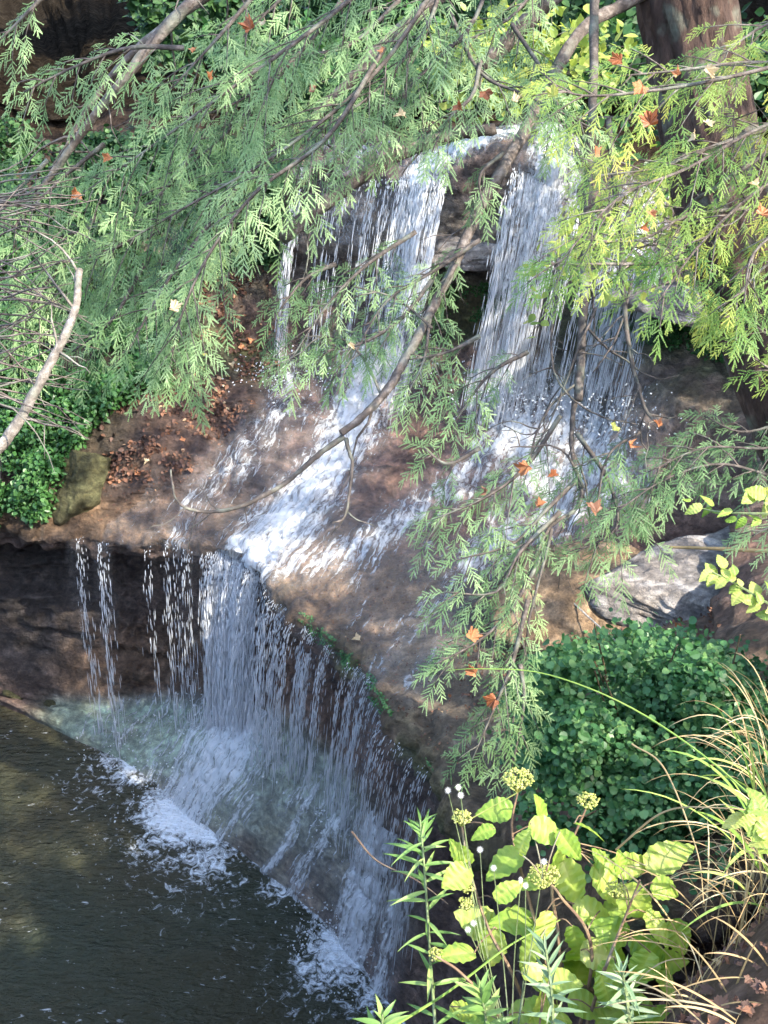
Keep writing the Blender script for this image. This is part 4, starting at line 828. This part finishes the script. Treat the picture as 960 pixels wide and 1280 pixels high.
rock_thing('rock_slab', Uy(585, 318, 12.15)+np.array([0, .2, 0]), (.9, .5, .2), m_greyrock, 'thick grey slab under the top ledge between the two upper falls', 19, 0, .55)
rock_thing('rock_slab', Uy(860, 385, 10.9), (.8, .5, .22), m_greyrock, 'grey rock lip above the dark overhang at the right', 23, -.35, .55)
for k, (a, b, c_, s, lab) in enumerate([(20,865,.1,.13,'dark stone at the waterline at the left edge'), (62,880,.08,.10,'small dark stone at the waterline right of the left edge'), (195,600,2.98,.07,'small stone in the leaf litter behind the left shelf')]):
    rock_thing('stone', Uz(a, b, c_), (s*1.5, s, s*.6), m_boulder, lab, 30+k, k, .6)

# ------------------------------------------------------------------ leafy shrub on the right bank
c_sh = Uz(790, 930, 4.0); sh = thing('leafy_shrub', 'dense dark green leafy shrub on the right bank above the hydrangea', 'shrub', tuple(c_sh+np.array([.1, .1, -.6])))
P = []
lumps = [(800,905,6.7,.52),(730,900,6.6,.45),(860,890,6.6,.5),(780,960,6.4,.55),(850,950,6.3,.5),(720,960,6.5,.35),(820,1020,6.1,.42),(900,880,6.7,.3),(740,885,6.8,.32),(905,915,6.4,.3),(770,860,6.9,.25),(850,845,7.0,.28),(880,1010,6.1,.35),(700,985,6.4,.25),(910,970,6.0,.3)]
lumps += [(700+210*rng.random(), 800+230*rng.random(), 6.15+.3*rng.random(), .10+.12*rng.random()) for k in range(16)]
for (a, b, D_, r) in lumps:
    n = int(4600*(r/.5)**2); d = rng.normal(0, 1, (n, 3)); d /= np.linalg.norm(d, axis=1)[:, None]; d = d*(r*(.5+.65*rng.random(n)**.8+0.55*fbm(d*2.6+a, 3)))[:, None]*np.array([1, 1, .8]); P.append(U(a, b, D_+r*.6)+d)
P = np.vstack(P); P = P[fbm(P*3.2, 3)+rng.normal(0, .06, len(P)) > -.14]; P += rng.normal(0, .03, P.shape); n = len(P); X = rng.normal(0, 1, (n, 3))*[1, 1, .4]+[0, -.4, -.3]; Nn = rng.normal(0, .5, (n, 3))+[0, -.45, .8]
mb = MB(); bulk(mb, RO, P, X, Nn, .018+.038*rng.random(n)**1.3, np.clip(rng.normal(.5, .25, n), 0, 1)); mb.build('foliage', m_shrub, sh)
mb = MB()
for k in range(30):
    a, b, D_, r = lumps[k % len(lumps)]; e = U(a, b, D_+r*.6)+rng.normal(0, .2, 3); s_ = np.array(sh.location)+rng.normal(0, .2, 3)*[1, 1, .2]; m_ = (s_+e)/2+np.array([0, 0, .1]); tube(mb, smooth_path([s_, m_, e], 10), np.linspace(.012, .004, 10), 5)
mb.build('stems', m_stem, sh)

# sapling with yellow leaves beyond the creek, top centre; yellow one behind the right trunk
def sapling(base, targets, n, size, mtl, label, spread, tpl=OV, stemmat=m_twig):
    t = thing('sapling', label, 'sapling', tuple(base)); mb, wd = MB(), MB()
    for (c, r) in targets:
        c = np.array(c); Q = smooth_path([base, (base+c)/2+rng.normal(0, .1, 3), c], 14); tube(wd, Q, np.linspace(.014, .004, 14), 5)
        for q_ in range(10):
            e = c+rng.normal(0, 1, 3)*r; s_ = Q[rng.integers(7, 14)]; Q2 = smooth_path([s_, (s_+e)/2+rng.normal(0, .05, 3)*spread, e], 7); tube(wd, Q2, np.linspace(.004, .0015, 7), 4)
            k = n//10; P = Q2[rng.integers(1, 7, k)]+rng.normal(0, size*.7, (k, 3)); X = rng.normal(0, 1, (k, 3)); Nn = np.array([0, -.5, .8])+rng.normal(0, .35, (k, 3))
            bulk(mb, tpl, P, X, Nn, size*(.6+.7*rng.random(k)), np.clip(rng.normal(.5, .2, k), 0, 1))
    mb.build('foliage', mtl, t); wd.build('stems', stemmat, t); return t
b0 = Uy(640, 150, 14.3)
sapling(b0, [(U(620,40,11.5), .5), (U(690,35,11.5), .45), (U(560,60,12), .4), (U(740,60,11.5), .35), (U(650,90,11.8), .3)], 120, .13, m_yel, 'sapling with yellow green leaves behind the boughs at the top centre', 1)
b1 = Uy(880, 330, 10.8)
sapling(b1, [(U(800,260,7.5), .35), (U(760,310,7.6), .25), (U(850,330,7.4), .25), (U(700,330,7.8), .2)], 90, .07, m_yel, 'yellow leaved sapling glowing behind the right hemlock boughs', 1)
b2 = Uy(470, 130, 15)
sapling(b2, [(U(470,60,13), .7), (U(360,40,13), .6), (U(820,80,12), .6), (U(930,60,11), .6), (U(900,150,10), .5)], 160, .12, m_ivy, 'dark green sapling beyond the top ledge', 1)

for (a, yb, hh, rr, lab) in [(250, 23, 10, .3, 'tree beyond the creek behind the left limbs'), (430, 21, 9, .24, 'tree beyond the creek above the upper fall'), (600, 25, 10, .3, 'tree beyond the creek behind the yellow sapling'), (780, 20, 9, .26, 'tree beyond the creek left of the brown trunk'), (-120, 15, 8, .28, 'tree just off the left edge beyond the bank'), (1010, 17, 9, .3, 'tree behind the right bank')]:  # background trees added to darken the far bank and the sky behind
    b = Uy(a, 60, yb); d_ = np.hypot(S2[..., 0]-b[0], S2[..., 1]-b[1]); i_ = np.unravel_index(np.argmin(d_), d_.shape); b[2] = S2[i_][2]-.3
    t = thing('tree', lab, 'tree', tuple(b), None); mb = MB(); Q = smooth_path([b, b+[.1, 0, hh*.5], b+[-.1, .1, hh]], 30); tube(mb, Q, np.linspace(rr, rr*.4, 30), 12, .04)
    for q_ in range(14): s_ = Q[rng.integers(9, 30)]; th = rng.random()*6.28; e = s_+np.array([math.cos(th)*2, math.sin(th)*2, .5]); tube(mb, smooth_path([s_, (s_+e)/2+[0, 0, .2], e], 6), np.linspace(.06, .02, 6), 5)
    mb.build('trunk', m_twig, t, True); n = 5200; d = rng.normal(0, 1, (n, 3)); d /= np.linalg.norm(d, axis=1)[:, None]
    P = b+[0, 0, hh*.68]+d*(np.array([2.9, 2.4, hh*.42])*(.45+.5*rng.random(n)[:, None]+.35*fbm(d*2.2+a, 3)[:, None])); mb = MB(); bulk(mb, OV, P, rng.normal(0, 1, (n, 3)), np.array([0, -.3, .8])+rng.normal(0, .4, (n, 3)), .2+.14*rng.random(n), np.clip(rng.normal(.5, .2, n), 0, 1)); mb.build('shade_crown', m_under, t)

# ------------------------------------------------------------------ dead branch and twig brush at the left edge
db = Uz(-60, 640, 3.0)
dbt = thing('dead_branch', 'pale grey bare dead branch slanting up at the left edge', 'branch', tuple(U(-40,600,4.6)))
limb_part(dbt, path((-40,600,4.6),(10,545,4.6),(55,470,4.6),(92,400,4.6),(100,340,4.7)), .026, .014, m_limb2, 6, 'limb', 9, .3)
brt = thing('brushwood', 'tangle of thin grey bare twigs at the left edge under the boughs', 'brushwood', tuple(U(-60,420,5.6)))
for q_ in range(4):
    mb = MB()
    for k in range(17):
        s_ = U(-70, 235+q_*70+rng.random()*60, 4.5+.5*rng.random()); d = norm([.8+.3*rng.random(), .1*rng.normal(), .1+.35*rng.normal()]); p = s_; tw = [p]
        for i in range(8): d = norm(d+rng.normal(0, .14, 3)+[0, 0, -.03]); p = p+d*(.05+.05*rng.random()); tw.append(p)
        tube(mb, tw, np.linspace(.006, .0015, 9), 4)
    mb.build('twig', m_limb, brt)

# fallen log, right
lg = thing('fallen_log', 'pale sunlit log lying behind the right hemlock boughs', 'log', tuple(U(960,400,6.6))); limb_part(lg, path((1010,430,6.5),(940,375,6.6),(900,335,6.8),(850,300,7.0)), .075, .04, m_dead, 3, 'log', 14)
st = MB(); tube(st, smooth_path(path((838,684,5.2),(900,686,5.1),(1010,692,5.0)), 16), np.linspace(.006, .011, 16), 7, .05); o = st.build('stick', m_straw); tag(o, 'straight pale stick sticking out level from the right edge', 'stick')
st = MB(); tube(st, smooth_path([Uz(700,738,3.42), Uz(740,775,3.4), Uz(775,806,3.36)], 8), .008, 5); tag(st.build('stick', m_dead), 'thin grey stick lying on the tan slab', 'stick')

# ------------------------------------------------------------------ foreground plants on the near bank
def bz(x, y_): return float(bank_z(np.array([x]), np.array([y_]))[0])
def hydrangea():
    base = U(705, 1345, 2.2); base[2] = bz(base[0], base[1]); t = thing('wild_hydrangea', 'wild hydrangea with large bright yellow green leaves and flat seed heads in the foreground', 'plant', tuple(base))
    leaves = [(int(560+290*a), int(1165+120*b), int(38+24*c), int(360*d), e) for a, b, c, d, e in np.random.default_rng(5).random((18, 5))]+[(620,1012,46,180,0),(604,1039,32,190,.2),(677,1012,44,100,0),(684,1040,50,-30,.1),(712,1058,46,-60,.2),(737,1033,40,-10,.1),(575,1067,42,130,.3),(570,1097,44,215,.6),(630,1078,58,-150,.3),(652,1052,36,80,.5),
      (715,1105,64,-70,.5),(762,1105,62,-50,.6),(790,1082,54,10,.4),(836,1070,66,30,.6),(645,1150,64,160,.2),(597,1152,54,150,.9),(570,1190,52,170,.5),(612,1185,52,-110,.6),(683,1160,42,-90,.7),(720,1180,46,-80,.4),(775,1135,42,0,.3),
      (832,1112,38,-30,.4),(848,1172,46,-70,.5),(725,1212,60,-100,.1),(752,1077,46,120,.1),(776,1078,32,90,.2),(635,1113,42,40,.5),(825,1160,52,-50,.5),(608,1275,50,170,.3),(682,1264,58,10,.3),(812,1255,60,-20,.4),(700,1075,60,60,.3),
      (668,1100,40,200,.2),(742,1140,54,-20,.7),(795,1130,54,-60,.6),(660,1190,50,-130,.3),(765,1190,50,-45,.3),(690,1230,46,190,.1),(770,1235,50,20,.2),(735,1255,52,-10,.3)]
    stems = [[(705,1345,2.2),(690,1240,2.25),(660,1120,2.3),(640,1040,2.3),(648,985,2.3)], [(705,1345,2.2),(700,1200,2.25),(690,1100,2.25),(715,1050,2.25),(735,1005,2.25)], [(705,1345,2.2),(650,1240,2.2),(610,1160,2.2),(585,1080,2.2),(577,1030,2.2)],
             [(705,1345,2.2),(750,1230,2.15),(780,1150,2.15),(800,1100,2.1)], [(705,1345,2.2),(740,1200,2.2),(700,1120,2.2),(680,1100,2.15)], [(705,1345,2.2),(630,1280,2.15),(580,1220,2.1),(545,1195,2.1)], [(705,1345,2.2),(680,1290,2.1),(620,1290,2.1)]]
    sm = MB(); SP = []
    for s_ in stems:
        pts = path(*s_); pts[0] = base+rng.normal(0, .01, 3); Q = smooth_path(pts, 24); tube(sm, Q, np.linspace(.0042, .002, 24), 6); SP.append(Q)
    allp = np.vstack([q_[6:] for q_ in SP]); lf = MB()
    for (a, b, l, ang, rn) in leaves:
        D_ = 2.12+.22*rng.random(); c = U(a, b, D_); s = l*1.0*D_*TH/480; an = math.radians(ang)
        d = RT*math.cos(an)+UPV*math.sin(an)*.9+FW*(-.25*rng.random()-.1); d = norm(d); st_ = c-d*s*.5
        nn = norm([rng.normal(0, .5), -.3+rng.normal(0, .4), .8])
        put(lf, SE[rng.integers(0, 3)], st_, d, nn, s, np.clip(.35+.6*rn, 0, 1), rng.normal(.1, .12))
        q_ = allp[np.argmin(np.linalg.norm(allp-st_, axis=1))]; tube(sm, smooth_path([q_, (q_+st_)/2+[0, 0, .01], st_+d*s*.03], 6), .0014, 5)
    lf.build('foliage', m_hyd, t); sm.build('stems', m_stem, t)
    for (a, b, r) in [(648,974,19),(735,1000,14),(577,1022,13),(680,1095,20),(583,1108,10),(583,1130,10),(770,1112,13),(545,1193,10)]:
        D_ = 2.15; c = U(a, b, D_); R0 = r*D_*TH/480; mb = MB(); q_ = allp[np.argmin(np.linalg.norm(allp-c, axis=1))]
        stalk = c-np.array([0, 0, R0*1.2]); tube(mb, smooth_path([q_, stalk, ], 4), .0012, 4)
        for k in range(int(150*(r/16)**2)+30):
            th = rng.random()*6.283; rr = R0*math.sqrt(rng.random()); e = c+np.array([math.cos(th)*rr, math.sin(th)*rr, R0*.35*(1-(rr/R0)**2)+rng.normal(0, .002)])
            s = .0016+.0014*rng.random(); n_ = 5
            V = np.array([[1, 0, 0], [-1, 0, 0], [0, 1, 0], [0, -1, 0], [0, 0, 1], [0, 0, -1]])*s+e
            mb.add(V, np.array([[4, 0, 2], [4, 2, 1], [4, 1, 3], [4, 3, 0], [5, 2, 0], [5, 1, 2], [5, 3, 1], [5, 0, 3]]), rng.random())
            if k % 6 == 0: tube(mb, [stalk, (stalk+e)/2+[0, 0, -.001], e], .0007, 3)
        mb.build('flower_head', m_flower, t)
hydrangea()
def stem_plant(name, label, cat, pts, leaf_l, nl, mtl, tpl=NA, t0=.3, up=.4, topw=1, group=None, width=1.0):
    P = path(*pts); b = P[0].copy(); g = bz(b[0], b[1]); 
    if g < b[2]: P = [np.array([b[0], b[1], g-.01])]+P
    t = thing(name, label, cat, tuple(P[0]), group); Q = smooth_path(P, 40); sm = MB(); tube(sm, Q, np.linspace(.004, .0018, 40), 6); lf = MB()
    st0 = 0 if g >= b[2] else int(40/len(P))
    for k in range(nl):
        f = t0+(1-t0)*(k/nl)**.8; i = int(f*39); p = Q[i]; th = k*2.4+rng.random()*.5; tg = norm(Q[min(i+1, 39)]-Q[max(i-1, 0)])
        d = norm(np.array([math.cos(th), math.sin(th)*.8, 0])+tg*(up+.9*(f > .85)+rng.normal(0, .15))); l = leaf_l*(.6+.5*rng.random())*(1-.35*(f > .93))
        V, F = tpl; V = V*np.array([1, width, 1]); put(lf, (V, F), p, d, norm(np.array([0, -.3, 1])+rng.normal(0, .25, 3)), l, rng.random(), .25+.25*rng.random())
    lf.build('foliage', mtl, t); sm.build('stem', m_gstem, t); return t
# finer blade for narrow leaves
_x = np.linspace(0, 1, 9); _h = .062*np.sin(math.pi*np.clip(_x, .04, 1)**.7); _h[-1] = 0
NA2 = (np.array([q_ for a, b in zip(_x, _h) for q_ in ([a, b, .02], [a, 0, 0], [a, -b, .02])]), np.array([q_ for i in range(8) for q_ in ([3*i, 3*i+1, 3*i+4, 3*i+3], [3*i+1, 3*i+2, 3*i+5, 3*i+4])]))
stem_plant('goldenrod', 'tall green stem with long narrow leaves left of the hydrangea', 'plant', [(545,1340,2.15),(538,1200,2.2),(530,1080,2.25),(525,1025,2.3)], .075, 46, m_gold, NA2, .35)
stem_plant('goldenrod', 'grey green fuzzy stem with narrow leaves at the bottom in front of the hydrangea', 'plant', [(690,1330,1.8),(690,1250,1.8),(680,1170,1.82)], .055, 40, m_grey, NA2, .2, width=1.15)
stem_plant('goldenrod', 'grey green stem with narrow leaves at the bottom below the hydrangea right side', 'plant', [(790,1340,1.8),(785,1260,1.8),(778,1215,1.8)], .05, 30, m_grey, NA2, .2, width=1.15)
stem_plant('goldenrod', 'short bright green leafy sprout at the bottom below the flower heads', 'plant', [(610,1340,2.0),(608,1280,2.0),(600,1235,2.0)], .06, 30, m_gold, NA2, .3, width=1.8)
stem_plant('goldenrod', 'bright green leaf tips at the bottom edge left of the tall stem', 'plant', [(480,1380,2.0),(478,1300,2.0),(478,1268,2.0)], .06, 14, m_gold, NA2, .4, width=1.8)
# asters
ast = thing('white_aster', 'thin stems with small white daisy flowers among the hydrangea', 'flower', tuple(path((640,1330,2.1))[0])); mb = MB(); b_ = path((640,1330,2.1))[0]; fls = [(560,988),(576,994),(573,984),(651,1100),(657,1107),(600,1062),(592,1154),(585,1162),(617,1085),(680,1077)]
for k, (a, b) in enumerate(fls): tube(mb, smooth_path([b_, U((640+a)/2+rng.normal(0, 8), (1330+b)/2, 2.15), U(a, b, 2.12)], 14), np.linspace(.0016, .0008, 14), 4)
mb.build('stems', m_gstem, ast)
for a, b in fls:
    mb = MB(); c = U(a, b, 2.1); nn = norm([rng.normal(0, .3), -.7, .7])
    ax = norm(np.cross(nn, [0, 0, 1])); bx_ = np.cross(nn, ax)
    for q_ in range(12): th = q_*.5236; put(mb, NA, c, ax*math.cos(th)+bx_*math.sin(th), nn, .007, rng.random())
    mb.build('flower', m_white, ast)

# grasses
def blades(name, label, roots, n, length, mtl, lean, wd=.0035, curl=.8, group=None, droop=1.0):
    c = np.mean([U(*r) for r in roots], 0); c[2] = bz(c[0], c[1]); t = thing(name, label, 'grass', tuple(c), group); mb = MB()
    for k in range(n):
        r = roots[rng.integers(0, len(roots))]; p = U(*r)+rng.normal(0, .025, 3); p[2] = min(p[2], max(bz(p[0], p[1]), p[2]-.25)); d = norm(np.array(lean)+rng.normal(0, .33, 3)*[1, .7, .6]); l = length*(.5+.8*rng.random()); m_ = 12; pts = [p]
        cv = droop*(.6+.8*rng.random())
        for i in range(m_): d = norm(d+np.array([0, 0, -.10*cv*(i/m_+.3)])+rng.normal(0, .012*curl, 3)); pts.append(pts[-1]+d*l/m_)
        pts = np.array(pts); sd = norm(np.cross(d, norm(CAM-p)+rng.normal(0, .4, 3))); w_ = wd*(.5+.8*rng.random())*np.sin(np.linspace(.5, math.pi, m_+1))**.6
        V = np.empty((2*(m_+1), 3)); V[0::2] = pts+sd*w_[:, None]; V[1::2] = pts-sd*w_[:, None]
        mb.add(V, np.array([[2*i, 2*i+1, 2*i+3, 2*i+2] for i in range(m_)]), rng.random())
    mb.build('blades', mtl, t); return t
blades('grass_clump', 'clump of dry straw coloured grass at the right edge above the dirt', [(955,1090,2.0),(920,1080,2.05),(985,1040,2.05),(975,980,2.2)], 60, .26, m_straw, (-.3, -.05, 1), .0014, 2.2, droop=1.8)
blades('grass_clump', 'loose dry tan grass along the right edge beside the shrub', [(975,900,2.7),(985,960,2.6),(970,1010,2.4),(990,850,2.8)], 90, .26, m_straw, (-.3, 0, .9), .0015, 2.2, droop=2.2)
blades('grass_clump', 'clump of green and yellowing grass blades at the right edge', [(985,960,2.1),(990,1040,2.0),(975,900,2.3)], 20, .28, m_grass, (-.35, 0, .95), .0036, droop=1.5)
blades('grass_clump', 'dry grass at the right of the hydrangea', [(880,1190,1.9),(870,1240,1.85),(890,1150,2.0)], 26, .17, m_straw, (-.2, -.1, .9), .0014)
blades('grass_clump', 'straw grass fringe lying over the dirt at the bottom right corner', [(940,1240,1.6),(900,1290,1.6),(960,1180,1.75)], 12, .18, m_straw, (-.6, 0, .35), .0018)
def one_blade(pts, wd, mtl, label, cat='grass'):
    Q = smooth_path(path(*pts), 30); mb = MB(); tube(mb, Q, np.linspace(wd, wd*.35, 30), 5); tag(mb.build('grass_stalk', mtl), label, cat)
one_blade([(1000,1050,2.0),(880,945,2.2),(780,880,2.3),(680,842,2.4),(600,836,2.45),(560,838,2.5)], .0022, m_grass, 'very long pale green grass stalk arching left over the shrub')
one_blade([(480,1290,2.0),(560,1240,2.1),(640,1180,2.15),(700,1150,2.2)], .003, m_grass, 'green yellow stalk slanting up across the bottom centre')
one_blade([(440,1040,2.6),(470,1075,2.5),(520,1100,2.4),(560,1130,2.3)], .0025, m_stem, 'reddish thin stalk left of the narrow leaved stem')
one_blade([(770,1062,2.2),(830,1015,2.1),(900,1010,2.0),(990,1020,2.0)], .0022, m_straw, 'bent straw stalk in front of the dark shrub')
one_blade([(790,930,2.4),(830,960,2.3),(870,1060,2.1),(880,1130,2.0)], .0022, m_straw, 'dry stalk hooked over at its tip in front of the dark shrub')

# right edge leafy twigs
def leafy_twig(pts, leaf_l, nl, mtl, label, width=1, D0=0):
    P = path(*pts); t = thing('leafy_twig', label, 'twig', tuple(P[0])); Q = smooth_path(P, 30); sm = MB(); tube(sm, Q, np.linspace(.004, .0015, 30), 5); lf = MB()
    for k in range(nl):
        i = int(29*(.15+.85*(k+1)/nl)); tg = norm(Q[min(i, 29)]-Q[max(i-2, 0)]); s = 1 if k % 2 else -1; d = norm(tg*.6+norm(np.cross([0, -.5, .8], tg))*s*.8+rng.normal(0, .25, 3))
        V, F = SE[k % 3]; put(lf, (V*np.array([1, width, 1]), F), Q[i]+rng.normal(0, .01, 3), d, norm([0, -.5, .8]+rng.normal(0, .25, 3)), leaf_l*(.7+.5*rng.random()), rng.random(), .15)
    lf.build('foliage', mtl, t); sm.build('stem', m_gstem, t)
leafy_twig([(1010,640,2.8),(950,642,2.8),(900,640,2.85),(862,632,2.9)], .042, 11, m_hyd, 'twig with a few bright green leaves at the right edge above the level stick', .8)
leafy_twig([(1010,590,2.8),(970,620,2.8),(940,625,2.8)], .045, 8, m_yel, 'yellow leaved twig at the right edge beside the bright green twig')
leafy_twig([(1030,790,2.5),(970,760,2.5),(920,730,2.5),(890,715,2.5)], .032, 34, m_yel, 'yellow green leafy twig at the right edge below the level stick')
leafy_twig([(1020,1080,1.9),(970,1040,1.9),(940,1020,1.9)], .038, 18, m_yel, 'yellow green leafy twig at the right edge among the dry grass')

# dirt corner litter: large dry leaves near the camera
mb = MB(); n = 2600; xs = rng.uniform(.25, 1.6, n); ys = rng.uniform(.3, 2.2, n); zs = bank_z(xs, ys)+.012
P = np.stack([xs, ys, zs], 1); bulk(mb, MA, P, rng.normal(0, 1, (n, 3))*[1, 1, .2], np.array([0, 0, 1.])+rng.normal(0, .35, (n, 3)), .016+.03*rng.random(n)**2, rng.random(n))
tag(mb.build('leaf_litter', m_litter), 'dry brown leaves covering the dirt at the bottom right corner', 'leaf litter', kind='stuff')

# ------------------------------------------------------------------ fallen autumn leaves caught in the foliage (one object each)
AN = np.array([a[:3] for a in ANCH]); ax_, ay_, ad_ = proj(AN)
mo = MB(); put(mo, MA, np.zeros(3), [1, 0, 0], [0, 0, 1], 1, .4); 
protos = {}
for key, mt, rn in (('orange', m_orange, .45), ('rust', m_orange, .05), ('pale', m_pale, .5), ('brown', m_litter, .6), ('yellow', m_yel, .95)):
    for q_ in range(2):
        mo = MB(); Vt, Ft = MA; Vt = Vt.copy(); Vt[:, 2] += (.5 if q_ else -.5)*Vt[:, 0]**2+(.9 if q_ else 1.3)*Vt[:, 1]**2+rng.normal(0, .035, len(Vt)); mo.add(Vt, Ft, rn); ob = mo.build('fallen_leaf', mt); protos[key, q_] = ob.data; bpy.data.objects.remove(ob)
def fallen(p, s, key, label, group, nn):
    o = bpy.data.objects.new('fallen_leaf', protos[key, rng.integers(0, 2)]); col.objects.link(o); o.location = tuple(p)
    q_ = Vector(nn).to_track_quat('Z', 'Y'); q_.rotate(Vector((0, 0, 1)).rotation_difference(Vector((0, 0, 1)))); e = q_.to_matrix().to_euler(); o.rotation_euler = e; o.rotation_euler.rotate_axis('Z', rng.random()*6.28); o.scale = (s, s*(.55+.5*rng.random()), s)
    tag(o, label, 'leaf', group)
caught = [(314,36,24,'rust','large rusty maple leaf in the foliage at the top left of centre'),(244,61,16,'orange','orange leaf caught below the large rusty leaf at the top left'),(262,100,17,'orange','bright orange curled leaf in the left boughs'),(137,196,14,'orange','small orange leaf in the left boughs left of the dark gap'),
 (96,240,18,'orange','orange leaf lowest in the upper left boughs'),(217,387,20,'pale','pale tan leaf on the hanging left bough'),(437,430,12,'pale','small pale leaf on the centre bough over the main cascade'),(390,115,14,'brown','brown leaf beside a thin hanging twig at the top'),(505,145,17,'pale','pale leaf at the top centre left of the main fall'),
 (572,130,16,'rust','small rust leaf at the top centre'),(607,115,20,'rust','rust leaf at the top centre right of the small rust leaf'),(643,126,18,'pale','cream leaf at the top centre right'),(692,120,20,'yellow','yellow leaf at the top centre right'),(745,195,18,'orange','orange leaf hanging upright beside the dark hanging branch'),
 (803,108,24,'orange','bright orange leaf left of the brown trunk'),(776,75,20,'rust','rust leaf upper left of the brown trunk'),(813,155,26,'rust','large rust leaf in the sunlit right boughs'),(883,86,24,'pale','cream leaf in front of the brown trunk'),(868,166,18,'pale','cream leaf in the sunlit boughs below the trunk'),(882,152,16,'pale','small cream leaf in the sunlit boughs below the trunk'),
 (847,94,16,'orange','small orange leaf just left of the cream leaf on the trunk'),(813,265,18,'orange','orange leaf in the middle of the right boughs'),(807,283,16,'rust','rust leaf under the orange leaf in the right boughs'),(946,232,16,'pale','pale leaf at the right edge'),(952,268,20,'orange','orange leaf on a twig at the right edge'),
 (660,583,22,'orange','orange leaf on the low spray in front of the right cascade'),(695,592,16,'rust','rust leaf right of the orange one in front of the right cascade'),(672,632,16,'orange','orange leaf below the rust leaf on the low spray'),(608,615,14,'brown','dull brown leaf on the left of the low spray'),(770,533,16,'yellow','yellow leaf right of the hanging twigs'),(787,556,20,'orange','orange leaf below the yellow leaf right of the hanging twigs'),
 (745,640,22,'brown','long brown leaf on the spray above the tan slab'),(824,532,14,'orange','small orange leaf at the end of a dark twig on the right'),(588,798,20,'orange','orange leaf on the lowest hanging spray, upper one'),(594,841,20,'orange','orange leaf on the lowest hanging spray, middle one'),(619,874,20,'rust','rust leaf on the lowest hanging spray, lowest one'),(330,30,10,'pale','small pale leaf beside the large rusty maple leaf'),(480,60,12,'orange','small orange leaf at the top between the two large limbs')]
for (a, b, s, key, lab) in caught:
    d2 = (ax_-a)**2+(ay_-b)**2; k = np.argsort(d2)[:12]; near = k[d2[k] < 900]
    D_ = ad_[near].min()-.06 if len(near) else 4.8
    p = U(a, b, D_); fallen(p, s*1.3*D_*TH/480, key, lab, 'autumn leaves caught in the hemlock boughs', norm([rng.normal(0, .7), -.6, .6+rng.normal(0, .3)]))
ii0, jj0 = np.nonzero(mask_all & (R_ > 5.6) & (R_ < 10.3)); PP = S2[ii0, jj0]; ppx = PX[ii0, jj0]; ppy = PY[ii0, jj0]; pd = PD[ii0, jj0]
ground_l = [(735,705,'pale','pale curled leaf at the back of the tan slab'),(848,702,'brown','tan oval leaf on the grey rock'),(782,717,'pale','pale leaf high on the tan slab'),(823,740,'orange','orange leaf on the right of the tan slab'),(815,768,'orange','orange leaf at the right front of the tan slab'),(851,783,'orange','orange leaf between the grey slab and the shrub'),(788,782,'orange','orange leaf near the thin stick'),(725,790,'orange','orange leaf at the front left of the tan slab'),(672,797,'orange','orange leaf on the shelf left of the dark rock edge'),(801,820,'orange','orange leaf at the top of the leafy shrub'),(708,778,'pale','pale leaf at the left of the tan slab'),
 (663,853,'orange','orange leaf on the shelf below the dark rock edge'),(710,885,'brown','brown leaf at the left edge of the leafy shrub'),(680,900,'pale','pale leaf on the shelf beside the shrub'),(652,945,'brown','brown leaf on the shelf below the hanging spray'),(326,366,'orange','orange leaf on the dark slope beside the thin left fall'),(290,457,'pale','pale round leaf on the left slope'),(258,446,'yellow','pale yellow leaf on the left slope'),(232,552,'orange','orange leaf at the foot of the left slope'),(185,578,'pale','pale leaf just behind the left shelf'),(172,595,'orange','orange leaf nearest the mossy boulder'),(448,800,'pale','single pale leaf near the lip of the lower fall'),(300,435,'orange','orange leaf high on the left slope'),(270,500,'brown','brown leaf in the middle of the left slope'),(345,455,'orange','orange leaf right of the left slope'),(240,590,'brown','brown leaf at the water on the left shelf')]
for (a, b, key, lab) in ground_l:
    k = np.argmin((ppx-a)**2+(ppy-b)**2+pd*.5); p = PP[k]+norm(CAM-PP[k])*.03+[0, 0, .01]
    if 690 < a < 860 and b < 800: p = U(a, b, pd[k]-.05)
    fallen(p, .11, key, lab, 'fallen leaves on the rocks', norm([rng.normal(0, .25), -.3, 1]))

# ------------------------------------------------------------------ light
w_ = bpy.data.worlds.new('World'); scn.world = w_; w_.use_nodes = True; nt = w_.node_tree; bg = nt.nodes['Background']; sky = nt.nodes.new('ShaderNodeTexSky'); sky.sky_type = 'NISHITA'; sky.sun_disc = False
el = math.asin(SUN[2]); sky.sun_elevation = el; sky.sun_rotation = math.atan2(SUN[0], SUN[1]); sky.air_density = 1.0; sky.dust_density = 1.5
nt.links.new(sky.outputs[0], bg.inputs[0]); bg.inputs[1].default_value = .15
sd = bpy.data.lights.new('sun', 'SUN'); sd.energy = 2.0; sd.angle = math.radians(.6); sd.color = (1, .93, .8); so = bpy.data.objects.new('sun', sd); col.objects.link(so)
so.rotation_euler = Vector(SUN).to_track_quat('Z', 'Y').to_euler(); so.location = (8, -6, 20)
scn.view_settings.view_transform = 'Standard'; scn.view_settings.look = 'None'; scn.view_settings.gamma = 1; scn.view_settings.exposure = 2.62; scn.view_settings.use_curve_mapping = False
scn.cycles.max_bounces = 5; scn.cycles.diffuse_bounces = 3; scn.cycles.glossy_bounces = 2; scn.cycles.transmission_bounces = 3; scn.cycles.transparent_max_bounces = 12; scn.cycles.caustics_reflective = False; scn.cycles.caustics_refractive = False
scn.cycles.use_denoising = True
